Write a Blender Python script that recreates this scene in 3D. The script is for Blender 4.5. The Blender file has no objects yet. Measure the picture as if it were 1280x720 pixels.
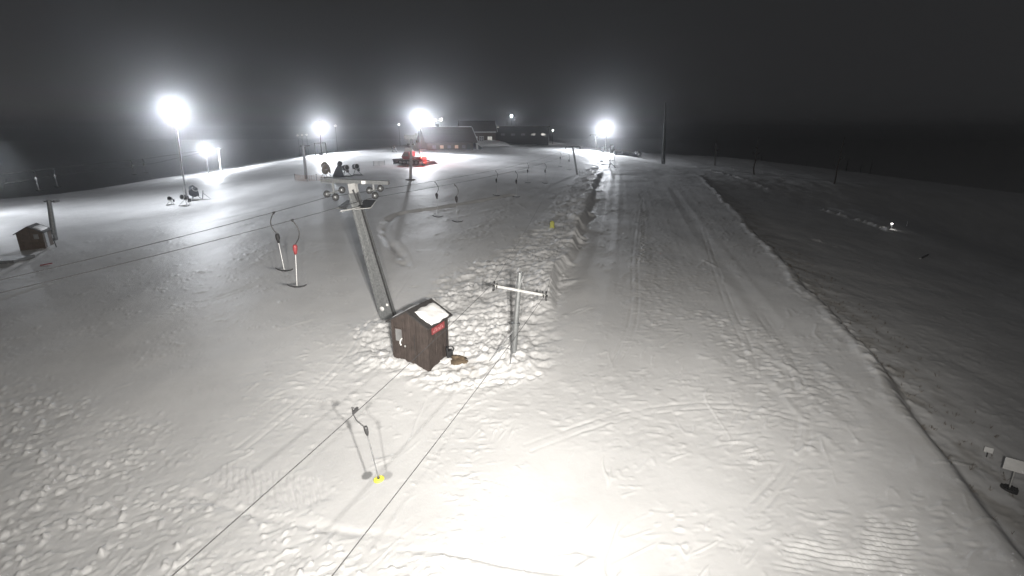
import bpy, bmesh, math, random
import numpy as np
from mathutils import Vector, Matrix

R = math.radians
SC = bpy.context.scene
COL = SC.collection
random.seed(7)
rng = np.random.default_rng(11)

# ------------------------------------------------------------------ camera
CZ = 11.4                       # camera height above the snow by the lift hut (m)
PITCH = R(17.0)
F = 640.0                       # focal length in photo pixels (1280 wide)
CP, SP = math.cos(PITCH), math.sin(PITCH)

def ray(px, py):
    u, v = (px - 640) / F, (py - 360) / F
    return np.array([u, CP - v * SP, -SP - v * CP])

def at(px, py, y):
    """world point seen at a photo position, y metres in front of the camera mast"""
    d = ray(px, py)
    p = d * (y / d[1])
    return Vector((p[0], p[1], p[2] + CZ))

# ------------------------------------------------------------------ noise
def _hash(ix, iy, seed):
    h = (ix.astype(np.int64) * 374761393 + iy.astype(np.int64) * 668265263 + seed * 144665) & 0xFFFFFFFF
    h = ((h ^ (h >> 13)) * 1274126177) & 0xFFFFFFFF
    h = (h ^ (h >> 16)) & 0xFFFFFFFF
    return h

def gnoise(x, y, seed=0):
    ix, iy = np.floor(x), np.floor(y)
    fx, fy = x - ix, y - iy
    ux, uy = fx * fx * fx * (fx * (fx * 6 - 15) + 10), fy * fy * fy * (fy * (fy * 6 - 15) + 10)
    def g(ox, oy):
        a = _hash(ix + ox, iy + oy, seed) * (2 * math.pi / 4294967296.0)
        return np.cos(a) * (fx - ox) + np.sin(a) * (fy - oy)
    a = g(0, 0) * (1 - ux) + g(1, 0) * ux
    b = g(0, 1) * (1 - ux) + g(1, 1) * ux
    return (a * (1 - uy) + b * uy) * 1.5

def fbm(x, y, seed=0, oct=4, gain=.5):
    s = np.zeros_like(x); a = 1.0
    for k in range(oct):
        s += a * gnoise(x, y, seed + k * 17)
        x = x * 2.03 + 3.1; y = y * 2.03 - 1.7; a *= gain
    return s

def sstep(a, b, x):
    t = np.clip((x - a) / (b - a), 0, 1)
    return t * t * (3 - 2 * t)

# ------------------------------------------------------------------ hill shape
# survey points of the hill: photo position and distance
CTRL_PX = [(536, 463, 21.5), (485, 396, 27.5), (722, 217, 100), (745, 185, 178), (757, 191, 150),
           (513, 222, 76), (382, 222, 80), (515, 208, 100), (524, 192, 122), (402, 193, 130),
           (236, 262, 64), (262, 219, 115), (45, 309, 42), (4, 253, 75), (640, 173, 245),
           (600, 187, 150), (550, 178, 215), (700, 182, 225), (830, 203, 150), (885, 230, 90), (910, 270, 59), (960, 320, 41),
           (1010, 370, 31), (1170, 530, 17.4), (1260, 690, 11.5), (640, 440, 23.4), (735, 270, 57),
           (712, 330, 38), (120, 243, 90), (330, 204, 135)]
CTRL = [tuple(at(*c)) for c in CTRL_PX] + [(-14, 11, -.1), (0, 10, .2), (10, 10, .1), (0, -10, -.2), (-30, 0, -.6),
        (25, 0, -.2), (-95, 45, 0.2), (-60, 20, -.4)]
CA = np.array(CTRL)
def _tps(r2):
    return np.where(r2 > 0, r2 * np.log(np.maximum(r2, 1e-12)), 0.0)
n = len(CA)
d2 = ((CA[:, None, :2] - CA[None, :, :2]) ** 2).sum(-1)
A = np.zeros((n + 3, n + 3))
A[:n, :n] = _tps(d2 / 1e4) + np.eye(n) * .004
A[:n, n] = 1; A[:n, n + 1:] = CA[:, :2] / 100; A[n, :n] = 1; A[n + 1:, :n] = CA[:, :2].T / 100
W = np.linalg.solve(A, np.concatenate([CA[:, 2], [0, 0, 0]]))
def tps(x, y):
    s = W[n] + W[n + 1] * x / 100 + W[n + 2] * y / 100
    for i in range(n):
        s = s + W[i] * _tps(((x - CA[i, 0]) ** 2 + (y - CA[i, 1]) ** 2) / 1e4)
    return s

HILL = np.array([(-45, -30), (-105, 30), (-84, 84), (-76, 122), (-60, 150), (-30, 212), (0, 255), (28, 235),
                 (36, 190), (45, 150), (46, 130), (44, 100), (44, 60), (40, 20), (30, -30)], float)

def poly_sd(x, y, P, closed=True):
    """signed distance (negative inside) and nearest point on the polygon"""
    best = np.full(x.shape, 1e18); bx = np.zeros_like(x); by = np.zeros_like(x)
    inside = np.zeros(x.shape, bool)
    m = len(P)
    for i in range(m if closed else m - 1):
        ax, ay = P[i]; cx, cy = P[(i + 1) % m]
        ex, ey = cx - ax, cy - ay
        t = np.clip(((x - ax) * ex + (y - ay) * ey) / (ex * ex + ey * ey), 0, 1)
        qx, qy = ax + t * ex, ay + t * ey
        dd = (x - qx) ** 2 + (y - qy) ** 2
        k = dd < best
        best = np.where(k, dd, best); bx = np.where(k, qx, bx); by = np.where(k, qy, by)
        if closed:
            c = ((ay > y) != (cy > y)) & (x < (cx - ax) * (y - ay) / ((cy - ay) if cy != ay else 1e-9) + ax)
            inside ^= c
    d = np.sqrt(best)
    return np.where(inside, -d, d) if closed else d, bx, by

def near_sd(x, y, P, pad=3.0, closed=True):
    d = np.full(x.shape, 99.0)
    lo, hi = P.min(0) - pad, P.max(0) + pad
    w_ = np.flatnonzero((x > lo[0]) & (x < hi[0]) & (y > lo[1]) & (y < hi[1]))
    if len(w_): d[w_] = poly_sd(x[w_], y[w_], P, closed)[0]
    return d

def edge_x(y):                  # right edge of the floodlit piste
    return 14.0 + .253 * (y - 11) + .18 * np.sin(y * .33) + .10 * np.sin(y * .85 + 1.0) + .12 * np.sin(y * .19 + 2)

def base_z(x, y):
    """smooth hill without snow relief"""
    x = np.asarray(x, float); y = np.asarray(y, float)
    dx = x - edge_x(np.clip(y, -30, 135))
    xr = np.where(dx > 0, edge_x(np.clip(y, -30, 135)), x)
    sd, bx, by = poly_sd(xr, y, HILL)
    out = np.maximum(sd, 0)
    tx, ty = np.where(sd > 0, bx, xr), np.where(sd > 0, by, y)
    z = tps(tx, ty)
    z = z - .34 * out * out / (out + 14)
    # lower slope right of the edge
    s = np.maximum(dx, 0)
    fade = 1 - sstep(85, 112, y)
    z = z - fade * .75 * sstep(.15, 1.3, s) - (.135 * s + .22 * np.maximum(s - 27, 0) ** 2 / (np.maximum(s - 27, 0) + 10)) * (.35 + .65 * fade)
    # valley floor
    r = np.hypot(x, y)
    floor = -62 + 40 * sstep(600, 2400, r)
    k = 6.0
    z = np.where(z - floor > 60, z, floor + k * np.log1p(np.exp(np.clip((z - floor) / k, -40, 40))))
    return z

def bz(x, y):
    return float(base_z(np.array([x]), np.array([y]))[0])

def gpt(px, py):
    """where the line of sight through a photo position meets the hill"""
    d = ray(px, py); d = d / d[1]
    ys = np.concatenate([np.linspace(5, 60, 400), np.linspace(60.3, 300, 800)])
    zz = base_z(d[0] * ys, ys); h = d[2] * ys + CZ - zz
    k = int(np.argmax(h < 0)) if (h < 0).any() else len(ys) - 1
    a, b = ys[max(k - 1, 0)], ys[k]
    if k > 0 and h[k] != h[k - 1]:
        yy = a + (b - a) * h[k - 1] / (h[k - 1] - h[k])
    else:
        yy = b
    return Vector((d[0] * yy, yy, bz(d[0] * yy, yy)))

def plan(pts):
    return np.array([gpt(*p)[:2] for p in pts])

# ------------------------------------------------------------------ snow relief
STRIP = plan([(436, 446), (470, 408), (520, 372), (580, 338), (640, 306), (684, 262), (722, 222), (742, 200), (760, 200),
              (752, 216), (737, 268), (712, 332), (692, 372), (690, 440), (655, 472), (560, 490), (480, 474)])
STRIP_EDGE = plan([(664, 470), (690, 430), (692, 372), (712, 332), (737, 268), (752, 216), (760, 200)])
TRAMPLED = plan([(0, 470), (70, 475), (150, 500), (190, 545), (240, 600), (330, 640), (430, 668), (520, 700), (560, 719)])
TRAMPLED = np.vstack([TRAMPLED, [(-1, 6), (-22, 6), (-34, 14)]])
CORD = [(plan([(285, 578), (400, 600), (420, 628), (330, 640), (262, 600)]), (.9, .45), .026, .20),
        (plan([(1085, 645), (1145, 655), (1150, 719), (1060, 719)]), (.16, 1.0), .050, .18),
        (plan([(985, 672), (1050, 662), (1070, 719), (960, 719)]), (.24, 1.0), .042, .19)]
SMALLRUFF = [(plan([(560, 470), (780, 455), (1000, 470), (1130, 560), (1060, 620), (800, 570), (600, 530)]), .022),
             (plan([(860, 380), (960, 400), (1080, 490), (1040, 520), (900, 470)]), .05),
             (plan([(1000, 640), (1200, 600), (1270, 719), (850, 719), (880, 660)]), .032),
             (plan([(780, 300), (850, 290), (870, 420), (780, 430)]), .035),
             (plan([(560, 300), (630, 250), (650, 270), (590, 310)]), .05),
             (plan([(300, 470), (480, 430), (470, 540), (330, 560)]), .03)]
def chaikin(P, n_=2):
    for _ in range(n_):
        Q = [P[0]]
        for a, b in zip(P[:-1], P[1:]): Q += [a * .75 + b * .25, a * .25 + b * .75]
        P = np.array(Q + [P[-1]])
    return P
TRACKS = [  # polyline, depth, width, raised rim
    (plan([(640, 244), (600, 252), (540, 262), (494, 266), (478, 282), (484, 300), (500, 314), (505, 330)]), -.26, .75, .04),
    (plan([(640, 246), (632, 258), (600, 266), (560, 274)]), .06, .5, 0),
    (plan([(240, 618), (300, 640), (360, 655), (430, 667), (500, 672)]), -.06, .28, .0),
    (plan([(500, 690), (540, 690), (590, 697), (640, 708), (700, 716)]), -.08, .16, .0),
    (plan([(905, 412), (950, 440), (1000, 466), (1062, 492)]), .10, .30, 0),
    (plan([(915, 440), (960, 470), (1000, 520), (1045, 560)]), .05, .25, 0),
    (plan([(1050, 430), (1110, 472), (1150, 510), (1205, 570), (1240, 640), (1262, 700)]), .05, .5, 0),
    (plan([(1030, 264), (1075, 277), (1112, 290)]), .65, .6, 0), (plan([(868, 208), (910, 219), (962, 237)]), .35, .7, 0), (plan([(1020, 300), (1045, 308)]), .25, .5, 0),
    (plan([(0, 343), (28, 328), (56, 311)]), -.10, .35, .05),
    (plan([(0, 375), (60, 354), (130, 338)]), -.05, .30, 0),
    (plan([(128, 283), (202, 267), (260, 256)]), -.08, .5, .05),
    (plan([(250, 282), (330, 262), (420, 240)]), -.05, .5, .0),
    (plan([(380, 398), (425, 378)]), .07, .14, 0), (plan([(350, 410), (395, 396)]), .05, .14, 0),
    (plan([(620, 270), (640, 250), (660, 262)]), .05, .3, 0),
    (plan([(880, 325), (900, 335), (925, 345)]), .08, .2, 0),
    (plan([(800, 262), (806, 300), (800, 330), (790, 380)]), .05, .5, .03),
    (plan([(770, 215), (760, 300), (735, 400), (720, 470)]), -.03, .8, .02),
    (plan([(840, 235), (880, 300), (960, 400), (1060, 520)]), -.03, .8, .02),
]
for _pts in ([(762, 470), (796, 400), (792, 320), (802, 250)], [(905, 560), (952, 470), (905, 370), (878, 285)], [(660, 560), (760, 520), (900, 500), (1035, 530)],
             [(300, 560), (420, 470), (470, 400), (520, 330)], [(940, 640), (1010, 560), (1000, 470), (950, 390)], [(120, 420), (260, 380), (380, 330)]):
    _P = chaikin(plan(_pts), 2); _t = np.gradient(_P, axis=0); _nrm = np.stack([-_t[:, 1], _t[:, 0]], -1) / np.linalg.norm(_t, axis=1)[:, None]
    for _o in (-.2, .2): TRACKS.append((_P + _nrm * _o, -.022, .12, .009))
TRACKS = [(chaikin(P, 2) if len(P) < 12 else P, a_, b_, c_) for P, a_, b_, c_ in TRACKS]
STEPS = []
_rs = random.Random(5)
for _pts in ([(545, 470), (600, 485), (680, 470)], [(800, 330), (806, 280), (800, 240)], [(560, 455), (610, 430), (640, 452)],
             [(470, 440), (440, 420), (470, 400)]):
    _P = chaikin(plan(_pts), 3); _sd = 1; _acc = 0.0
    for _a, _b in zip(_P[:-1], _P[1:]):
        _L = np.linalg.norm(_b - _a); _u = (_b - _a) / max(_L, 1e-6)
        while _acc < _L:
            _q = _a + _u * _acc + np.array([-_u[1], _u[0]]) * (.11 * _sd + _rs.uniform(-.04, .04)); STEPS.append((_q[0], _q[1], _u[0], _u[1], _rs.uniform(.6, 1.2)))
            _sd = -_sd; _acc += _rs.uniform(.42, .58)
        _acc -= _L
GROOM_DIR = (.98, -.2)

def relief(x, y):
    h = np.zeros_like(x)
    r = np.hypot(x, y)
    near = r < 320
    hill = np.where(near, 1.0, 0.0)
    h += hill * .10 * fbm(x / 9, y / 14, 3, 3)
    h += hill * .006 * fbm(x / .9, y / 1.2, 5, 3)
    # crisp wind and ski scratches running across the slope
    wx, wy = x + .5 * gnoise(x / 3, y / 3, 39), y + .5 * gnoise(x / 3, y / 3, 40)
    for (ca, sa, la, lb, th, amp, sd_) in ((.96, .28, 2.6, .55, .085, .034, 41), (.99, -.12, 1.6, .40, .10, .026, 43), (.80, .60, 3.2, .70, .07, .030, 45), (.3, .95, 4.0, .8, .05, .03, 46)):
        a, b = wx * ca + wy * sa, -wx * sa + wy * ca
        st = np.abs(gnoise(a / la, b / lb, sd_))
        gate = sstep(.12, .42, gnoise(a / (la * .55) + 5, b / (lb * 1.3), sd_ + 100)) * sstep(-.15, .45, fbm(x / 6, y / 6, sd_ + 200, 2))
        h += hill * gate * 1.6 * amp * np.maximum(th - st, 0) / th
    gate2 = sstep(.05, .45, fbm(x / 3.2 + 9, y / 4.5, 53, 2))
    h += hill * gate2 * (.07 * np.maximum(gnoise(x / .34, y / .20, 57) - .38, 0) - .05 * np.maximum(gnoise(x / .5, y / .3, 58) - .42, 0))
    # groomed lanes of the right piste, running with the slope
    lane = sstep(0, 3, x - (2.5 + .2 * (y - 24))) * sstep(0, 3, edge_x(y) - x) * sstep(24, 40, y)
    c = x * GROOM_DIR[0] + y * GROOM_DIR[1]
    h += lane * (.007 * gnoise(c / .9, y / 40, 61) + .006 * gnoise(c / .35, y / 25, 63))
    # churned strip along the lift track
    sd, _, _ = poly_sd(x, y, STRIP)
    m = sstep(1.0, -1.6, sd + 1.3 * gnoise(x / 2.4, y / 3.0, 71) + .5 * gnoise(x / .7, y / .7, 72))
    ra, rb = x * .93 + y * .37, -x * .37 + y * .93
    lum = fbm(ra / 1.3, rb / .75, 73, 5, .6)
    chunk = np.maximum(gnoise(ra / .45, rb / .24, 79) - .10, 0) + .6 * np.maximum(gnoise(ra / .24, rb / .15, 80) - .15, 0)
    neark = 1 - .25 * sstep(35, 60, y)
    h += m * (.13 * neark * lum + .26 * neark * chunk * sstep(-.2, .5, gnoise(x / 3, y / 3, 83) + .2))
    se, _, _ = poly_sd(x, y, STRIP_EDGE + 0, closed=False)
    side = (sd < 0)
    wob = .45 * gnoise(x / 5.0, y / 6.5, 87) + .10 * gnoise(x / 2.2, y / 2.6, 86)
    ss = np.where(side, se, -se) + wob                       # signed distance across the strip's right edge
    hgt = (.60 + .25 * gnoise(x / 7, y / 9.0, 89)) * sstep(26, 34, y) * (1 - sstep(92, 108, y))
    loc_ = np.exp(-np.maximum(ss - .5, 0) / 2.2)
    close = 1 - sstep(3, 6, se)
    h += close * (hgt * sstep(-.15, .45, ss) * loc_ - .42 * hgt * np.exp(-((ss + .5) / .9) ** 2))
    h += m * sstep(30, 40, y) * (.12 * fbm(x / 3.0, y / 1.8, 90, 3) + .55 * np.maximum(gnoise(x / 1.5 + .3 * y, y / 1.1, 92) - .10, 0) * np.exp(-np.maximum(se - 1.0, 0) / 2.5))
    # trampled corner
    sd, _, _ = poly_sd(x, y, TRAMPLED)
    m = sstep(1.2, -2.0, sd + 1.6 * gnoise(x / 2.6, y / 2.6, 91))
    ta, tb_ = x * .88 + y * .47, -x * .47 + y * .88
    spr = sstep(-.35, .35, gnoise(x / 1.6, y / 1.6, 95) + .1)
    ft = np.maximum(gnoise(ta / .27, tb_ / .16, 93) - .26, 0) * (.25 + .75 * spr); f2 = np.maximum(-gnoise(ta / .34 + 7, tb_ / .19, 97) - .20, 0) * (.3 + .7 * spr)
    h += m * (.30 * ft - .09 * f2 + .016 * fbm(ta / 1.0, tb_ / .5, 99, 4))
    for P, amp in SMALLRUFF:
        sd = near_sd(x, y, P, 4.0)
        m = sstep(.8, -1.6, sd + .9 * gnoise(x / 1.7, y / 1.7, 101))
        h += m * amp * (2.6 * np.maximum(gnoise(x / .50, y / .22, 103) - .22, 0) - 1.6 * np.maximum(gnoise(x / .42 + 5, y / .24, 105) - .30, 0) + .35 * fbm(x / .9, y / .6, 107, 3))
    for P, d, amp, lam in CORD:
        sd = near_sd(x, y, P, 4.0)
        m = sstep(.12, -.25, sd + .25 * gnoise(x / .5, y / .5, 109))
        L = math.hypot(*d)
        c = (x * d[0] + y * d[1]) / L + .05 * gnoise(x / .8, y / .8, 113)
        h = h * (1 - .6 * m) + m * amp * (np.cos(c * 2 * math.pi / lam) * (.6 + .6 * gnoise(x / .6, y / .6, 114)) + .6 * gnoise(x / .22, y / .22, 115))
    for P, dep, w, rim in TRACKS:
        d = near_sd(x, y, P, 3.0, False)
        d = d + .12 * w * gnoise(x / .7, y / .7, 119)
        brk = .35 + .65 * sstep(-.3, .3, gnoise(x / 1.9, y / 1.9, 121))
        if w > .3: brk = .5 + .5 * brk
        if dep > 0: brk = sstep(-.35, .3, gnoise(x / 1.6, y / 1.6, 122)) * (.7 + .5 * gnoise(x / .5, y / .5, 124))
        h += brk * (dep * np.exp(-(d / (w * .6)) ** 2) + rim * np.exp(-((d - w) / (w * .4)) ** 2))
    # boot holes with pushed up rims
    for (fx, fy, ux, uy, k) in STEPS:
        w_ = np.flatnonzero((np.abs(x - fx) < .6) & (np.abs(y - fy) < .6))
        if len(w_) == 0: continue
        a = (x[w_] - fx) * ux + (y[w_] - fy) * uy; b = -(x[w_] - fx) * uy + (y[w_] - fy) * ux
        e = (a / .19) ** 2 + (b / .10) ** 2
        h[w_] += k * (-.085 * np.exp(-e * e) + .035 * np.exp(-(np.sqrt(e) - 1.5) ** 2 / .12) * (.6 + .4 * np.sign(a)))
    # bank along the right edge of the piste
    dx = x - edge_x(np.clip(y, -30, 135))
    q = dx + .25 * gnoise(x / 2.2, y / 2.2, 127)
    bank = (1 - sstep(100, 125, y)) * sstep(14, 26, y)
    h += bank * .10 * np.exp(-((q + .1) / .26) ** 2) * (.55 + .9 * gnoise(x / 2.4, y / 2.4, 129))
    spill = bank * np.exp(-((q - .7) / 1.1) ** 2)
    h += spill * (.22 * np.maximum(gnoise(x / .55, y / .5, 130) - .12, 0) + .10 * np.maximum(gnoise(x / .25, y / .22, 128) - .15, 0))
    m = sstep(.3, 2.0, dx) * (1 - sstep(60, 120, dx)) * hill
    h += m * (.05 * fbm(x / 2.8, y / 3.2, 131, 4) + .035 * np.maximum(gnoise(x / .5, y / .4, 133) - .1, 0))
    # snow heaps at the foot of the hut, pylon and lift tower
    for (hx, hy, rad, amp) in HEAPS:
        dd = np.hypot(x - hx, y - hy)
        h += amp * np.exp(-(dd / rad) ** 2) * (1 + .5 * fbm(x / .5, y / .5, 137, 3))
    # far slope at the crest: windrows pushed by the groomer
    m = near * sstep(70, 110, y)
    h += m * .12 * fbm(x / 6, y / 4, 141, 3)
    return h

_h = gpt(640, 446)
HEAPS = [(_h.x, _h.y - .5, 1.3, .30), (gpt(500, 448).x, gpt(500, 448).y, 1.1, .12),
         (gpt(470, 415).x, gpt(470, 415).y, 1.2, .20)]

def gz(x, y):
    return float((base_z(np.array([x], float), np.array([y], float)) + relief(np.array([x], float), np.array([y], float)))[0])

def on(px, py):
    """a point standing on the snow surface"""
    p = gpt(px, py)
    return Vector((p.x, p.y, gz(p.x, p.y)))

# ------------------------------------------------------------------ materials
def mat(name, col, rough=.6, metal=0.0, var=.15, scale=6.0, bump=.0, bscale=30.0, emit=None, spec=.5):
    m = bpy.data.materials.new(name); m.use_nodes = True
    nt = m.node_tree; b = nt.nodes['Principled BSDF']
    b.inputs['Roughness'].default_value = rough
    b.inputs['Metallic'].default_value = metal
    b.inputs['Specular IOR Level'].default_value = spec
    tc = nt.nodes.new('ShaderNodeTexCoord')
    nz = nt.nodes.new('ShaderNodeTexNoise'); nz.inputs['Scale'].default_value = scale; nz.inputs['Detail'].default_value = 6
    nt.links.new(tc.outputs['Object'], nz.inputs['Vector'])
    rp = nt.nodes.new('ShaderNodeValToRGB')
    rp.color_ramp.elements[0].position = .3; rp.color_ramp.elements[1].position = .7
    rp.color_ramp.elements[0].color = (*[c * (1 - var) for c in col], 1)
    rp.color_ramp.elements[1].color = (*[min(1, c * (1 + var)) for c in col], 1)
    nt.links.new(nz.outputs['Fac'], rp.inputs['Fac']); nt.links.new(rp.outputs['Color'], b.inputs['Base Color'])
    if bump:
        n2 = nt.nodes.new('ShaderNodeTexNoise'); n2.inputs['Scale'].default_value = bscale; n2.inputs['Detail'].default_value = 4
        nt.links.new(tc.outputs['Object'], n2.inputs['Vector'])
        bp = nt.nodes.new('ShaderNodeBump'); bp.inputs['Strength'].default_value = bump; bp.inputs['Distance'].default_value = .02
        nt.links.new(n2.outputs['Fac'], bp.inputs['Height']); nt.links.new(bp.outputs['Normal'], b.inputs['Normal'])
    if emit:
        b.inputs['Emission Color'].default_value = (*emit[0], 1); b.inputs['Emission Strength'].default_value = emit[1]
        m.cycles.emission_sampling = 'NONE'
    return m

def wood(name, col, freq=9.0, var=.25):
    """boards: plank seams and grain as real relief"""
    m = mat(name, col, .75, 0, var, 4.0)
    nt = m.node_tree; b = nt.nodes['Principled BSDF']
    tc = nt.nodes.new('ShaderNodeTexCoord')
    wv = nt.nodes.new('ShaderNodeTexWave'); wv.wave_type = 'BANDS'; wv.bands_direction = 'X'
    wv.inputs['Scale'].default_value = freq * .16; wv.inputs['Distortion'].default_value = .3
    mp = nt.nodes.new('ShaderNodeMapping'); mp.inputs['Rotation'].default_value = (0, 0, R(45))
    nt.links.new(tc.outputs['Object'], mp.inputs['Vector']); nt.links.new(mp.outputs['Vector'], wv.inputs['Vector'])
    rp = nt.nodes.new('ShaderNodeValToRGB'); rp.color_ramp.elements[0].position = .02; rp.color_ramp.elements[1].position = .12
    nt.links.new(wv.outputs['Fac'], rp.inputs['Fac'])
    bp = nt.nodes.new('ShaderNodeBump'); bp.inputs['Strength'].default_value = .5; bp.inputs['Distance'].default_value = .012
    nt.links.new(rp.outputs['Color'], bp.inputs['Height']); nt.links.new(bp.outputs['Normal'], b.inputs['Normal'])
    return m

def snow_mat(name='snow'):
    m = bpy.data.materials.new(name); m.use_nodes = True
    nt = m.node_tree; b = nt.nodes['Principled BSDF']
    b.inputs['Roughness'].default_value = .55
    b.inputs['Specular IOR Level'].default_value = .35
    tc = nt.nodes.new('ShaderNodeTexCoord')
    n1 = nt.nodes.new('ShaderNodeTexNoise'); n1.inputs['Scale'].default_value = .18; n1.inputs['Detail'].default_value = 8
    n1.inputs['Roughness'].default_value = .65
    nt.links.new(tc.outputs['Object'], n1.inputs['Vector'])
    rp = nt.nodes.new('ShaderNodeValToRGB')
    rp.color_ramp.elements[0].position = .3; rp.color_ramp.elements[1].position = .68
    rp.color_ramp.elements[0].color = (.69, .69, .69, 1); rp.color_ramp.elements[1].color = (.86, .86, .86, 1)
    nt.links.new(n1.outputs['Fac'], rp.inputs['Fac'])
    da = nt.nodes.new('ShaderNodeAttribute'); da.attribute_name = 'dirt'
    mx = nt.nodes.new('ShaderNodeMix'); mx.data_type = 'RGBA'; mx.inputs[7].default_value = (.27, .235, .18, 1)
    nt.links.new(da.outputs['Fac'], mx.inputs[0]); nt.links.new(rp.outputs['Color'], mx.inputs[6]); nt.links.new(mx.outputs[2], b.inputs['Base Color'])
    n2 = nt.nodes.new('ShaderNodeTexNoise'); n2.inputs['Scale'].default_value = 7; n2.inputs['Detail'].default_value = 6
    n2.inputs['Roughness'].default_value = .62
    nt.links.new(tc.outputs['Object'], n2.inputs['Vector'])
    bp = nt.nodes.new('ShaderNodeBump'); bp.inputs['Strength'].default_value = .14; bp.inputs['Distance'].default_value = .05
    nt.links.new(n2.outputs['Fac'], bp.inputs['Height']); nt.links.new(bp.outputs['Normal'], b.inputs['Normal'])
    return m

M = dict(
    snow=snow_mat(),
    cap=mat('roof_snow', (.82, .82, .82), .6, 0, .06, 5, .4, 12),
    galv=mat('galvanised_steel', (.27, .28, .285), .45, .55, .2, 9, .2, 40),
    pale=mat('pale_painted_steel', (.48, .48, .47), .5, .1, .12, 5, .2, 30),
    grey=mat('weathered_grey_steel', (.24, .245, .25), .55, .3, .25, 7, .2, 30),
    dark=mat('dark_steel', (.06, .06, .062), .5, .3, .3, 8, .2, 30),
    black=mat('black_rubber', (.022, .022, .024), .7, 0, .3, 12, .3, 40),
    cable=mat('steel_cable', (.07, .07, .072), .6, .3, .3, 60),
    brown=wood('dark_brown_boards', (.060, .047, .042)),
    roof=mat('dark_roofing_felt', (.045, .042, .042), .85, 0, .3, 10, .4, 60),
    glass=mat('window_glass', (.20, .20, .20), .12, 0, .3, 2),
    white=mat('white_paint', (.75, .75, .74), .5, 0, .08, 6),
    red=mat('red_paint', (.27, .05, .055), .5, 0, .2, 6),
    yellow=mat('yellow_plastic', (.75, .68, .08), .5, 0, .15, 8),
    straw=mat('brown_straw', (.14, .105, .07), .95, 0, .45, 14, 1.0, 30),
    timber=wood('dark_timber', (.080, .058, .043), 5),
    chroof=mat('chalet_roof_sheeting', (.052, .038, .030), .7, 0, .25, 3, .4, 14),
    tan=mat('tan_canvas', (.28, .24, .19), .85, 0, .25, 8, .5, 20),
    navy=mat('dark_canvas', (.045, .048, .056), .85, 0, .3, 8, .5, 20),
    net=mat('orange_brown_netting', (.30, .17, .11), .85, 0, .25, 14),
    lens=mat('lit_lamp_glass', (.9, .9, .9), .3, 0, .02, 3, emit=((.93, .95, 1.0), 60.0)),
    lens_small=mat('lit_small_lamp', (.9, .9, .9), .3, 0, .02, 3, emit=((1.0, .96, .9), 12.0)),
    tail=mat('lit_red_lamp', (.6, .05, .05), .3, 0, .02, 3, emit=((1.0, .10, .07), 14.0)),
    litwin=mat('lit_window', (.6, .6, .58), .3, 0, .1, 3, emit=((1.0, .95, .86), .45)),
    warmwin=mat('warm_lit_window', (.5, .4, .3), .3, 0, .1, 3, emit=((1.0, .62, .42), .30)),
    bark=mat('dark_bark', (.05, .042, .036), .9, 0, .35, 12, 1.0, 12),
    needle=mat('dark_needles', (.030, .040, .028), .8, 0, .35, 6),
)

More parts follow.
